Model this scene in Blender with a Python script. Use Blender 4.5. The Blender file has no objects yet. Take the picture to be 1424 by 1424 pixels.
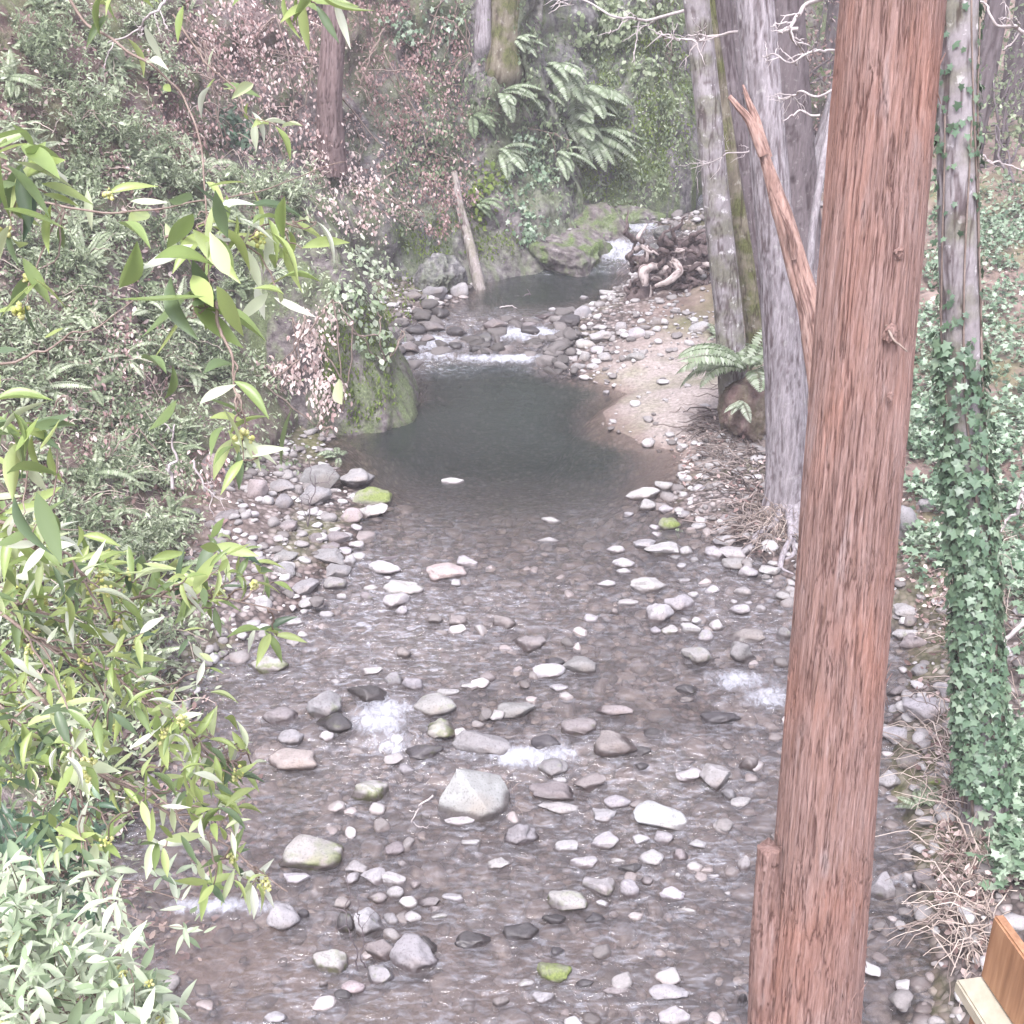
import bpy, math, random
import numpy as np
from mathutils import Vector
from mathutils.bvhtree import BVHTree

random.seed(11)
RNG = np.random.default_rng(11)
SC = bpy.context.scene
COL = SC.collection
R = math.radians

# ------------------------------------------------------------------ helpers
def hash3(ix, iy, iz, seed):
    h = (ix * 73856093) ^ (iy * 19349663) ^ (iz * 83492791) ^ (seed * 2654435)
    h = h & 0x7fffffff
    h = (h ^ (h >> 13)) * 1274126177 & 0x7fffffff
    h = (h ^ (h >> 16)) * 668265263 & 0x7fffffff
    h = h ^ (h >> 15)
    return (h & 0xffffff) / float(0x7fffff) - 1.0

def vnoise(p, seed=0):
    p = np.asarray(p, float)
    i = np.floor(p).astype(np.int64)
    f = p - i
    u = f * f * f * (f * (f * 6 - 15) + 10)
    x, y, z = i[:, 0], i[:, 1], i[:, 2]
    r = 0
    for a in (0, 1):
        wx = u[:, 0] if a else 1 - u[:, 0]
        for b in (0, 1):
            wy = u[:, 1] if b else 1 - u[:, 1]
            for c in (0, 1):
                wz = u[:, 2] if c else 1 - u[:, 2]
                r = r + wx * wy * wz * hash3(x + a, y + b, z + c, seed)
    return r

def fbm(p, octv=4, seed=0, gain=.5):
    p = np.asarray(p, float)
    a, s, t = 1.0, 0, 0
    for k in range(octv):
        s = s + a * vnoise(p * (2.03 ** k) + 17.3 * k, seed + k)
        t += a
        a *= gain
    return s / t

def sstep(a, b, x):
    t = np.clip((x - a) / (b - a), 0, 1)
    return t * t * (3 - 2 * t)

def unit(v):
    v = np.asarray(v, float)
    return v / (np.linalg.norm(v, axis=-1, keepdims=True) + 1e-9)

def link(name, me, parent=None):
    o = bpy.data.objects.new(name, me)
    COL.objects.link(o)
    if parent is not None:
        o.parent = parent
    return o

def tag(o, label=None, cat=None, group=None, kind=None):
    if label: o['label'] = label
    if cat: o['category'] = cat
    if group: o['group'] = group
    if kind: o['kind'] = kind
    return o

def empty(name, loc, label, cat, group=None):
    o = bpy.data.objects.new(name, None)
    COL.objects.link(o)
    o.location = loc
    o.empty_display_size = .1
    return tag(o, label, cat, group)

def make_mesh(name, V, faces, mat, attrs=None, smooth=True):
    """faces: list of (M,k) int arrays; mat: one material or a list (with per-face index in attrs['_mi'])"""
    me = bpy.data.meshes.new(name)
    V = np.asarray(V, np.float32)
    me.vertices.add(len(V))
    me.vertices.foreach_set('co', V.ravel())
    loops = np.concatenate([np.asarray(f, np.int32).ravel() for f in faces])
    cnt = np.concatenate([np.full(len(f), np.asarray(f).shape[1], np.int32) for f in faces])
    st = np.zeros(len(cnt), np.int32); st[1:] = np.cumsum(cnt)[:-1]
    me.loops.add(len(loops)); me.loops.foreach_set('vertex_index', loops)
    me.polygons.add(len(cnt)); me.polygons.foreach_set('loop_start', st)
    me.polygons.foreach_set('loop_total', cnt)
    if smooth:
        me.polygons.foreach_set('use_smooth', np.ones(len(cnt), bool))
    for k, a in (attrs or {}).items():
        at = me.attributes.new(k, 'FLOAT', 'POINT')
        at.data.foreach_set('value', np.asarray(a, np.float32))
    me.materials.append(mat)
    me.update(calc_edges=True)
    me.validate()
    return me

class MB:
    """collects pieces of ONE part"""
    def __init__(s): s.v, s.f, s.a, s.n = [], {}, [], 0
    def add(s, V, faces, tint=0.5):
        V = np.asarray(V, float)
        for f in faces:
            f = np.asarray(f, int)
            s.f.setdefault(f.shape[1], []).append(f + s.n)
        s.v.append(V)
        s.a.append(np.full(len(V), tint, float) if np.isscalar(tint) else np.asarray(tint, float))
        s.n += len(V)
        return s
    def tube(s, P, rad, sides=6, tint=.5, cap=True):
        P = np.asarray(P, float); n = len(P)
        rad = np.full(n, rad, float) if np.isscalar(rad) else np.interp(np.linspace(0, 1, n), np.linspace(0, 1, len(rad)), rad)
        T = unit(np.gradient(P, axis=0))
        ref = np.array([0, 0, 1.0]) if abs(T[:, 2]).mean() < .8 else np.array([1.0, 0, 0])
        A = unit(np.cross(T, ref)); B = np.cross(T, A)
        th = np.linspace(0, 2 * np.pi, sides, endpoint=False)
        V = P[:, None] + rad[:, None, None] * (np.cos(th)[None, :, None] * A[:, None] + np.sin(th)[None, :, None] * B[:, None])
        V = V.reshape(-1, 3)
        i = np.arange(n - 1)[:, None] * sides; j = np.arange(sides)[None]; j2 = (j + 1) % sides
        q = np.stack([i + j, i + j2, i + sides + j2, i + sides + j], -1).reshape(-1, 4)
        fs = [q]
        if cap:
            fs.append(np.arange(sides)[None, ::-1]); fs.append((np.arange(sides) + (n - 1) * sides)[None])
        return s.add(V, fs, tint)
    def leaves(s, P, D, N, L, W, shape, tint):
        """P base points, D along, N facing"""
        n = len(P)
        D = unit(D); S = unit(np.cross(D, N)); N = np.cross(S, D)
        tv, tf = shape
        L = np.broadcast_to(np.asarray(L, float), (n,)); W = np.broadcast_to(np.asarray(W, float), (n,))
        V = (P[:, None] + tv[None, :, 0, None] * (L[:, None, None] * D[:, None]) + tv[None, :, 1, None] * (W[:, None, None] * S[:, None])
             + tv[None, :, 2, None] * (L[:, None, None] * N[:, None]))
        k = len(tv)
        fs = [(np.asarray(f)[None] + (np.arange(n) * k)[:, None, None]).reshape(-1, np.asarray(f).shape[1]) for f in tf]
        tint = np.broadcast_to(np.asarray(tint, float), (n,))
        return s.add(V.reshape(-1, 3), fs, np.repeat(tint, k))
    def mesh(s, name, mat, smooth=True, extra=None):
        at = {'tint': np.concatenate(s.a)}
        if extra: at.update(extra)
        return make_mesh(name, np.concatenate(s.v), [np.concatenate(f) for f in s.f.values()], mat, at, smooth)
    def build(s, name, mat, parent=None, smooth=True):
        return link(name, s.mesh(name, mat, smooth), parent)

def lance(nseg=6, fold=.10, curl=-.14, wmax=.5, power=.8):
    """a lanceolate leaf of length 1, width 1, with a folded midrib"""
    v, f = [], []
    for k in range(nseg + 1):
        t = k / nseg
        w = max(.02, math.sin(math.pi * t ** power)) * wmax if 0 < k < nseg else .02
        z = curl * t * t
        v += [(t, -w, z + fold * w), (t, 0, z), (t, w, z + fold * w)]
    for k in range(nseg):
        a = 3 * k
        f += [(a, a + 1, a + 4, a + 3), (a + 1, a + 2, a + 5, a + 4)]
    return np.array(v), [np.array(f)]
OVAL = lance(3, .15, -.15, .5, .9)
LAUREL = lance(8, .16, -.16, .5, .85)
BLADE = lance(2, .1, -.3, .5, .7)
IVY = (np.array([(0, 0, 0), (-.12, .42, .02), (.22, .30, .0), (.42, .56, -.04), (.6, .24, 0), (1, 0, -.1), (.6, -.24, 0), (.42, -.56, -.04), (.22, -.30, 0), (-.12, -.42, .02), (.35, 0, .03)]),
       [np.array([(0, 1, 10), (1, 2, 10), (2, 3, 10), (3, 4, 10), (4, 5, 10), (5, 6, 10), (6, 7, 10), (7, 8, 10), (8, 9, 10), (9, 0, 10)])])

def icosphere(sub):
    import bmesh
    bm = bmesh.new(); bmesh.ops.create_icosphere(bm, subdivisions=sub, radius=1)
    V = np.array([v.co[:] for v in bm.verts]); F = np.array([[v.index for v in f.verts] for f in bm.faces]); bm.free()
    return V, F
ICO = {k: icosphere(k) for k in (2, 3, 4, 5, 6)}

def rock_shape(sub, seed, rough=.2, cuts=5):
    V, F = ICO[sub]
    V = V.copy(); rg = np.random.default_rng(seed)
    for _ in range(cuts):
        n = unit(rg.normal(size=3)); d = rg.uniform(.52, .88)
        q = V @ n
        V -= n[None] * (np.maximum(q - d, 0) * .93)[:, None]
    off = rg.uniform(-50, 50, 3)
    r = 1 + rough * fbm(V * 1.1 + off, 3, seed % 97) + rough * .22 * fbm(V * 4.2 + off, 3, seed % 89)
    V = V * r[:, None]
    V /= np.abs(V).max(0)
    return V, F

# ------------------------------------------------------------------ camera
CAM = np.array([0, 0, 6.0]); PITCH = R(25); F_PX = 1719.0
def ray(u, v):
    dx = (u - 712) / F_PX; dv = (v - 712) / F_PX
    return np.array([dx, math.cos(PITCH) - dv * math.sin(PITCH), -math.sin(PITCH) - dv * math.cos(PITCH)])
def pz(u, v, z):
    d = ray(u, v); t = (z - 6.0) / d[2]
    return CAM + d * t
def py(u, v, y):
    d = ray(u, v)
    return CAM + d * (y / d[1])
def pd(u, v, t):
    return CAM + ray(u, v) * t
cam = bpy.data.cameras.new('camera'); cam_o = bpy.data.objects.new('camera', cam); COL.objects.link(cam_o)
cam_o.location = CAM; cam_o.rotation_euler = (R(90) - PITCH, 0, 0)
cam.sensor_width = 36; cam.sensor_fit = 'HORIZONTAL'; cam.lens = 36 * F_PX / 1424
cam.clip_start = .05; cam.clip_end = 400
SC.camera = cam_o

# ------------------------------------------------------------------ materials
class NT:
    def __init__(s, name):
        s.m = bpy.data.materials.new(name); s.m.use_nodes = True
        s.t = s.m.node_tree; s.t.nodes.clear()
        s.out = s.n('ShaderNodeOutputMaterial')
    def n(s, typ, **kw):
        nd = s.t.nodes.new(typ)
        for k, v in kw.items(): setattr(nd, k, v)
        return nd
    def l(s, a, b): s.t.links.new(a, b)
    def val(s, sock, v):
        if hasattr(v, 'node'): s.l(v, sock)
        else: sock.default_value = v
    def coord(s, scale=(1, 1, 1), kind='Object', rot=(0, 0, 0)):
        c = s.n('ShaderNodeTexCoord'); mp = s.n('ShaderNodeMapping')
        mp.inputs['Scale'].default_value = scale; mp.inputs['Rotation'].default_value = rot
        s.l(c.outputs[kind], mp.inputs['Vector']); return mp.outputs[0]
    def noise(s, vec, scale, detail=4, rough=.55, dist=0):
        nd = s.n('ShaderNodeTexNoise'); s.l(vec, nd.inputs['Vector'])
        nd.inputs['Scale'].default_value = scale; nd.inputs['Detail'].default_value = detail
        nd.inputs['Roughness'].default_value = rough; nd.inputs['Distortion'].default_value = dist
        return nd.outputs['Fac']
    def ramp(s, fac, stops, interp='LINEAR'):
        nd = s.n('ShaderNodeValToRGB'); nd.color_ramp.interpolation = interp
        e = nd.color_ramp.elements
        while len(e) < len(stops): e.new(.5)
        for el, (p, c) in zip(e, stops):
            el.position = p; el.color = (*c, 1) if len(c) == 3 else c
        s.val(nd.inputs[0], fac); return nd.outputs[0]
    def grey(s, fac, a, b): return s.ramp(fac, [(a, (0, 0, 0)), (b, (1, 1, 1))])
    def mix(s, fac, a, b, mode='MIX'):
        nd = s.n('ShaderNodeMix', data_type='RGBA', blend_type=mode)
        s.val(nd.inputs[0], fac)
        for k, v in ((6, a), (7, b)):
            if isinstance(v, tuple): v = (*v, 1) if len(v) == 3 else v
            s.val(nd.inputs[k], v)
        return nd.outputs[2]
    def math(s, op, a, b=0.0):
        nd = s.n('ShaderNodeMath', operation=op); s.val(nd.inputs[0], a); s.val(nd.inputs[1], b); return nd.outputs[0]
    def attr(s, name, out='Fac'):
        nd = s.n('ShaderNodeAttribute'); nd.attribute_name = name; return nd.outputs[out]
    def bump(s, h, strength=.3, dist=.02, normal=None):
        nd = s.n('ShaderNodeBump'); nd.inputs['Strength'].default_value = strength; nd.inputs['Distance'].default_value = dist
        s.l(h, nd.inputs['Height'])
        if normal is not None: s.l(normal, nd.inputs['Normal'])
        return nd.outputs[0]
    def bsdf(s, col, rough=.8, normal=None, spec=.3):
        nd = s.n('ShaderNodeBsdfPrincipled')
        if isinstance(col, tuple): col = (*col, 1)
        s.val(nd.inputs['Base Color'], col); s.val(nd.inputs['Roughness'], rough)
        nd.inputs['Specular IOR Level'].default_value = spec
        if normal is not None: s.l(normal, nd.inputs['Normal'])
        return nd.outputs[0]
    def done(s, sh):
        s.l(sh, s.out.inputs['Surface']); return s.m

def leaf_mat(name, stops, rough=.5, transl=.35, spec=.35, gain=1.25):
    m = NT(name)
    c = m.ramp(m.attr('tint'), stops)
    b = m.bsdf(c, rough, spec=spec)
    t = m.n('ShaderNodeBsdfTranslucent'); m.l(m.mix(.0, c, c), t.inputs['Color'])
    mx = m.n('ShaderNodeMixShader'); mx.inputs[0].default_value = transl
    m.l(b, mx.inputs[1]); m.l(t.outputs[0], mx.inputs[2])
    return m.done(mx.outputs[0])

M = {}
M['laurel'] = leaf_mat('laurel_leaf', [(0, (.06, .10, .06)), (.3, (.14, .20, .10)), (.55, (.25, .335, .11)), (.75, (.38, .46, .17)), (.9, (.45, .51, .32)), (1, (.58, .62, .50))], .34, .4, .5)
M['pale_leaf'] = leaf_mat('pale_shrub_leaf', [(0, (.09, .14, .08)), (.5, (.26, .34, .20)), (1, (.52, .58, .44))], .45, .3, .4)
M['flower'] = leaf_mat('laurel_blossom', [(0, (.5, .53, .16)), (1, (.68, .66, .36))], .7, .3, .2)
M['feather'] = leaf_mat('feathery_foliage', [(0, (.08, .115, .06)), (.5, (.23, .29, .165)), (1, (.50, .55, .40))], .5, .35, .35)
M['fern'] = leaf_mat('fern_frond', [(0, (.08, .12, .06)), (.5, (.20, .26, .15)), (1, (.50, .54, .44))], .5, .3, .35)
M['ivy'] = leaf_mat('ivy_leaf', [(0, (.035, .07, .04)), (.5, (.085, .15, .085)), (.8, (.165, .245, .15)), (1, (.32, .40, .29))], .36, .2, .5)
M['dead'] = leaf_mat('dead_leaf', [(0, (.10, .06, .055)), (.35, (.23, .14, .13)), (.7, (.42, .30, .28)), (1, (.70, .60, .56))], .7, .25, .2)
M['litter'] = leaf_mat('litter_leaf', [(0, (.08, .05, .045)), (.5, (.24, .16, .145)), (1, (.62, .52, .48))], .8, .15, .2)
M['straw'] = leaf_mat('dry_stem', [(0, (.15, .12, .105)), (.5, (.33, .265, .225)), (1, (.58, .50, .43))], .8, .1, .2)
M['root'] = leaf_mat('fine_root', [(0, (.07, .055, .05)), (.5, (.17, .14, .125)), (1, (.33, .28, .255))], .85, .05, .2)
M['moss_leaf'] = leaf_mat('moss_tuft', [(0, (.06, .09, .02)), (.5, (.13, .19, .04)), (1, (.26, .32, .10))], .8, .3, .1)

def stone_mat():
    m = NT('river_stone')
    oi = m.n('ShaderNodeObjectInfo')
    c = m.coord((1, 1, 1), 'Object')
    n1 = m.noise(c, 9, 5, .6); n2 = m.noise(c, 60, 3, .7); n3 = m.noise(c, 2.2, 3)
    col = m.mix(1.0, oi.outputs['Color'], m.ramp(n1, [(.25, (.70, .68, .67)), (.6, (1, 1, 1)), (.8, (1.12, 1.1, 1.08))]), 'MULTIPLY')
    col = m.mix(.9, col, m.ramp(n2, [(.3, (.5, .49, .48)), (.47, (1, 1, 1)), (.66, (1, 1, 1)), (.8, (1.3, 1.3, 1.3))]), 'MULTIPLY')
    col = m.mix(m.grey(n3, .52, .72), col, m.mix(1.0, col, (.80, .70, .62), 'MULTIPLY'))
    moss = m.math('MULTIPLY', m.attr('moss'), m.grey(m.noise(c, 7, 4), .3, .55))
    col = m.mix(moss, col, m.ramp(n2, [(.3, (.07, .095, .025)), (.7, (.2, .24, .07))]))
    wet = m.attr('wet')
    col = m.mix(wet, col, m.mix(1.0, col, (.30, .27, .27), 'MULTIPLY'))
    rg = m.math('SUBTRACT', .8, m.math('MULTIPLY', wet, .5))
    return m.done(m.bsdf(col, rg, m.bump(m.math('ADD', n1, m.math('MULTIPLY', n2, .35)), .35, .02), .4))
M['stone'] = stone_mat()

def ground_mat():
    m = NT('stream_ground')
    c = m.coord()
    n1 = m.noise(c, 3.0, 5, .6); n2 = m.noise(c, 22, 4, .6); n3 = m.noise(c, .7, 4)
    vo = m.n('ShaderNodeTexVoronoi'); m.l(c, vo.inputs['Vector']); vo.inputs['Scale'].default_value = 17
    soil = m.ramp(n1, [(.25, (.085, .062, .05)), (.5, (.17, .125, .105)), (.75, (.28, .22, .19))])
    sep = m.n('ShaderNodeSeparateColor'); m.l(vo.outputs['Color'], sep.inputs[0])
    grav = m.ramp(sep.outputs[0], [(0, (.07, .058, .054)), (.45, (.155, .125, .115)), (.8, (.26, .22, .21)), (1, (.44, .40, .38))])
    grav = m.mix(1.0, grav, m.ramp(vo.outputs['Distance'], [(0, (1.1, 1.1, 1.1)), (.45, (.75, .75, .75)), (.7, (.35, .35, .35))]), 'MULTIPLY')
    col = m.mix(m.attr('gravel'), soil, grav)
    sand = m.ramp(n2, [(.25, (.15, .125, .112)), (.45, (.25, .215, .197)), (.6, (.31, .273, .252)), (.78, (.43, .39, .365))])
    col = m.mix(m.attr('sand'), col, sand)
    wet = m.attr('wet')
    col = m.mix(wet, col, m.mix(1.0, col, (.72, .66, .63), 'MULTIPLY'))
    col = m.mix(m.math('MULTIPLY', m.grey(n3, .5, .68), m.attr('mossy')), col, m.ramp(n2, [(.3, (.06, .07, .025)), (.7, (.17, .18, .07))]))
    h = m.math('ADD', n2, m.math('MULTIPLY', vo.outputs['Distance'], m.math('MULTIPLY', m.attr('gravel'), -.8)))
    return m.done(m.bsdf(col, m.math('SUBTRACT', .9, m.math('MULTIPLY', wet, .4)), m.bump(h, .5, .025), .3))
M['ground'] = ground_mat()

def cliff_mat():
    m = NT('mossy_cliff')
    c = m.coord(); cs = m.coord((1, 1, .35))
    n1 = m.noise(cs, 1.1, 6, .62, .4); n2 = m.noise(c, 9, 5, .65); n3 = m.noise(cs, 2.3, 5, .6, .8); n4 = m.noise(c, 40, 3, .7)
    rock = m.ramp(n2, [(.28, (.03, .03, .031)), (.45, (.095, .092, .093)), (.6, (.19, .185, .182)), (.74, (.36, .35, .345))])
    soil = m.ramp(n2, [(.3, (.085, .055, .05)), (.55, (.20, .135, .125)), (.75, (.36, .28, .26))])
    col = m.mix(m.attr('soil'), rock, soil)
    mossc = m.ramp(n4, [(.25, (.035, .055, .02)), (.55, (.105, .145, .055)), (.8, (.23, .28, .12))])
    mk = m.math('MULTIPLY', m.grey(m.math('ADD', n3, m.math('MULTIPLY', m.math('SUBTRACT', n2, .5), .35)), .43, .58), m.attr('moss'))
    col = m.mix(mk, col, mossc)
    col = m.mix(m.grey(n1, .60, .74), col, m.mix(.6, col, (.30, .28, .28)))
    return m.done(m.bsdf(col, .85, m.bump(m.math('ADD', n2, m.math('MULTIPLY', n4, .4)), .7, .06), .25))
M['cliff'] = cliff_mat()

def bark_mat(name, stops, sx, sz, bump=.6, lichen=0.0, lichcol=(.5, .5, .47), moss=0.0, dist=.02, side=None):
    m = NT(name)
    c = m.coord((sx, sx, sz)); cc = m.coord()
    n1 = m.noise(c, 1, 6, .65, .3); n2 = m.noise(cc, 3.2, 4); n3 = m.noise(c, 4.5, 4, .7)
    v = m.math('ADD', m.math('MULTIPLY', n1, .7), m.math('MULTIPLY', n3, .3))
    col = m.ramp(v, stops)
    if side: col = m.mix(m.grey(m.noise(m.coord((1.6, 1.6, .35)), 2.0, 4), .45, .62), col, m.mix(1.0, col, side, 'MULTIPLY'))
    if lichen: col = m.mix(m.math('MULTIPLY', m.grey(m.noise(cc, 11, 4, .6), .60, .68), lichen), col, lichcol)
    if moss: col = m.mix(m.math('MULTIPLY', m.grey(n2, .46, .6), moss), col, m.ramp(n3, [(.3, (.05, .055, .02)), (.7, (.15, .16, .06))]))
    col = m.mix(1.0, col, m.ramp(m.attr('crack'), [(0, (.42, .36, .36)), (.5, (1, 1, 1)), (1, (1.08, 1.06, 1.05))]), 'MULTIPLY')
    return m.done(m.bsdf(col, .88, m.bump(v, bump, dist), .2))
def redwood_mat():
    m = NT('redwood_bark')
    c = m.coord((75, 75, 2.4)); c2 = m.coord((200, 200, 5.5)); cc = m.coord((1.5, 1.5, .5)); c3 = m.coord((26, 26, 1.9))
    n1 = m.noise(c, 1, 6, .7, .5); n2 = m.noise(c2, 1, 5, .7, .3); n3 = m.noise(cc, 2.0, 4); n4 = m.noise(c3, 1, 5, .65, .6)
    v = m.math('ADD', m.math('MULTIPLY', n1, .5), m.math('ADD', m.math('MULTIPLY', n2, .25), m.math('MULTIPLY', n4, .25)))
    col = m.ramp(v, [(.28, (.095, .052, .042)), (.40, (.205, .125, .10)), (.52, (.285, .187, .163)), (.62, (.365, .265, .238)), (.76, (.49, .40, .37))])
    col = m.mix(m.grey(n3, .47, .64), col, m.mix(1.0, col, (1.08, .93, .85), 'MULTIPLY'))
    col = m.mix(m.math('MULTIPLY', m.grey(m.noise(m.coord((14, 14, 2.2)), 1, 5, .6), .60, .72), .35), col, (.40, .36, .36))
    col = m.mix(1.0, col, m.ramp(m.attr('crack'), [(0, (.46, .40, .40)), (.35, (.86, .84, .84)), (.6, (1, 1, 1)), (1, (1.1, 1.07, 1.05))]), 'MULTIPLY')
    return m.done(m.bsdf(col, .9, m.bump(v, .9, .025), .2))
M['redwood'] = redwood_mat()
M['alder'] = bark_mat('alder_bark', [(.25, (.14, .125, .13)), (.5, (.26, .24, .245)), (.75, (.40, .38, .385))], 9, 5, .4, .9, (.66, .65, .65), .5)
M['grey_bark'] = bark_mat('furrowed_bark', [(.25, (.08, .07, .072)), (.46, (.23, .21, .22)), (.72, (.46, .43, .45))], 30, 4.5, .8, .3)
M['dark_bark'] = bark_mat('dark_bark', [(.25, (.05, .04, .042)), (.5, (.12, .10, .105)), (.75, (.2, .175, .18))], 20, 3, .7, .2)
M['moss_bark'] = bark_mat('mossy_bark', [(.25, (.08, .07, .05)), (.5, (.17, .15, .11)), (.75, (.28, .26, .2))], 14, 5, .5, .4, (.5, .5, .44), 1.0)
M['snag'] = bark_mat('broken_snag_wood', [(.25, (.15, .09, .075)), (.5, (.34, .22, .18)), (.75, (.55, .42, .37))], 22, 2.4, .8)
M['old_trunk'] = bark_mat('old_trunk_bark', [(.25, (.07, .05, .048)), (.5, (.16, .115, .11)), (.75, (.28, .225, .22))], 26, 2.4, .8)
M['snag2'] = bark_mat('grey_dead_wood', [(.25, (.13, .115, .105)), (.5, (.24, .215, .20)), (.78, (.40, .37, .35))], 20, 4, .5, .6, (.5, .5, .47), .4)
M['drift'] = bark_mat('driftwood', [(.25, (.035, .026, .025)), (.5, (.10, .076, .073)), (.78, (.27, .23, .22))], 16, 8, .7)
M['bleached'] = bark_mat('bleached_wood', [(.25, (.2, .16, .145)), (.5, (.38, .33, .31)), (.78, (.56, .51, .49))], 20, 5, .5)
M['twig'] = bark_mat('twig_bark', [(.25, (.10, .075, .06)), (.5, (.2, .155, .13)), (.75, (.33, .27, .235))], 30, 12, .3)
M['green_twig'] = bark_mat('green_twig', [(.25, (.12, .14, .06)), (.5, (.2, .22, .10)), (.75, (.3, .3, .16))], 30, 12, .2)
M['pale_twig'] = bark_mat('pale_bare_twig', [(.25, (.28, .24, .235)), (.5, (.42, .38, .37)), (.75, (.56, .52, .5))], 30, 10, .3)

def board_mat(name, stops, sx, sy, sz):
    m = NT(name)
    c = m.coord((sx, sy, sz)); cc = m.coord()
    n1 = m.noise(c, 1, 5, .6, .4); n2 = m.noise(cc, 6, 3)
    col = m.mix(.5, m.ramp(n1, stops), m.ramp(n2, [(.3, (.8, .78, .76)), (.7, (1.1, 1.1, 1.1))]), 'MULTIPLY')
    return m.done(m.bsdf(col, .6, m.bump(n1, .25, .004), .35))
M['board'] = board_mat('stained_board', [(.25, (.17, .085, .045)), (.5, (.27, .145, .08)), (.75, (.36, .21, .12))], 60, 60, 5)
M['ledge'] = board_mat('weathered_ledge', [(.25, (.22, .2, .15)), (.5, (.36, .33, .26)), (.75, (.47, .44, .36))], 9, 9, 30)

def water_mat():
    m = NT('creek_water')
    c = m.coord((.75, 1.25, 1)); ci = m.coord((1, 1, 1))
    n1 = m.noise(c, 16, 3, .55, .4); n2 = m.noise(c, 5, 3, .5, .3)
    rip = m.attr('ripple')
    h = m.math('MULTIPLY', m.math('ADD', n1, m.math('MULTIPLY', n2, 1.2)), m.math('ADD', m.math('MULTIPLY', rip, .85), .15))
    nrm = m.bump(h, .9, .05)
    fr = m.n('ShaderNodeFresnel'); fr.inputs['IOR'].default_value = 1.52; m.l(nrm, fr.inputs['Normal'])
    dep = m.attr('depth')
    tcol = m.ramp(dep, [(0, (.97, .95, .93)), (.2, (.78, .72, .66)), (.5, (.36, .38, .35)), (1, (.13, .15, .14))])
    tr = m.n('ShaderNodeBsdfTransparent'); m.l(tcol, tr.inputs['Color'])
    df = m.n('ShaderNodeBsdfDiffuse'); df.inputs['Color'].default_value = (.26, .24, .24, 1)
    body = m.n('ShaderNodeMixShader'); m.l(m.math('ADD', m.math('MULTIPLY', dep, .4), m.math('MULTIPLY', rip, .16)), body.inputs[0]); m.l(m.ramp(dep, [(.12, (.34, .30, .295)), (.5, (.062, .078, .072))]), df.inputs['Color']); m.l(tr.outputs[0], body.inputs[1]); m.l(df.outputs[0], body.inputs[2])
    gl = m.n('ShaderNodeBsdfGlossy'); gl.inputs['Roughness'].default_value = .06; m.l(nrm, gl.inputs['Normal'])
    mx = m.n('ShaderNodeMixShader'); m.l(fr.outputs[0], mx.inputs[0]); m.l(body.outputs[0], mx.inputs[1]); m.l(gl.outputs[0], mx.inputs[2])
    fm = m.attr('foam')
    cf = m.coord((1, .55, 1)); nf = m.noise(cf, 15, 6, .7, .8); nf2 = m.noise(ci, 5, 4, .6)
    th = m.math('SUBTRACT', m.math('ADD', m.math('MULTIPLY', nf, .9), m.math('MULTIPLY', nf2, .5)), m.math('SUBTRACT', 1.0, m.math('MULTIPLY', fm, .60)))
    fac = m.grey(m.math('MULTIPLY', th, 2.2), 0, 1)
    fac = m.math('MULTIPLY', fac, m.math('MINIMUM', m.math('MULTIPLY', fm, 1.6), .82))
    # sky shimmer on the riffle, painted in as pale streaks
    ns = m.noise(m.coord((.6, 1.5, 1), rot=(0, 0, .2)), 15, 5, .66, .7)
    glint = m.math('MULTIPLY', m.math('MULTIPLY', m.grey(ns, .49, .67), rip), .42)
    fac = m.math('MAXIMUM', fac, glint)
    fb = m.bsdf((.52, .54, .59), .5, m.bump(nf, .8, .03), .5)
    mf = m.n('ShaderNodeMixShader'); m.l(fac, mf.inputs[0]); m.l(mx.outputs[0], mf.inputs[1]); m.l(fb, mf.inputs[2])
    return m.done(mf.outputs[0])
M['water'] = water_mat()
EXPOSURE = 1.93
HAZE = 0.0028
# ------------------------------------------------------------------ the creek: levels, shores, ground
ZY = np.array([-20, 5.5, 7.3, 7.75, 8.25, 8.9, 9.6, 10.9, 11.3, 16.9, 17.25, 17.55, 18.1, 18.6, 21.1, 21.35, 21.75, 22.05, 30, 80])
ZZ = np.array([-.1, 0, .03, .05, .15, .17, .2, .30, .32, .33, .42, .46, .54, .66, .68, .82, 1.0, 1.16, 1.3, 3.0])
def zw(y): return np.interp(y, ZY, ZZ)
def pw(u, v, dz=0.0):
    z = .3
    for _ in range(12):
        p = pz(u, v, z + dz); z = float(zw(p[1]))
    return pz(u, v, z + dz)
LEFT = [(150, 1424), (128, 1330), (108, 1260), (118, 1190), (190, 1110), (262, 1020), (288, 940), (345, 890), (425, 835), (488, 780), (500, 745), (512, 700), (468, 668), (452, 612), (500, 585), (556, 556), (545, 530), (540, 505), (545, 460), (620, 425), (660, 402), (682, 384), (760, 377), (838, 368), (852, 342), (850, 322), (905, 306)]
RIGHT = [(1300, 1424), (1290, 1330), (1272, 1260), (1262, 1180), (1236, 1100), (1230, 1010), (1262, 930), (1255, 880), (1096, 840), (1090, 800), (1020, 752), (930, 712), (948, 660), (948, 632), (890, 615), (852, 598), (838, 576), (872, 548), (800, 522), (790, 500), (800, 455), (815, 425), (850, 408), (872, 392), (884, 375), (898, 350), (925, 331), (985, 321), (1010, 305)]
def shore(lst):
    P = np.array([pw(u, v) for u, v in lst]); o = np.argsort(P[:, 1]); return P[o]
SL, SR = shore(LEFT), shore(RIGHT)
def XL(y): return np.interp(y, SL[:, 1], SL[:, 0])
def XR(y): return np.interp(y, SR[:, 1], SR[:, 0]) + np.where(y > SR[-1, 1], (y - SR[-1, 1]) * .35, 0)

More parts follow.
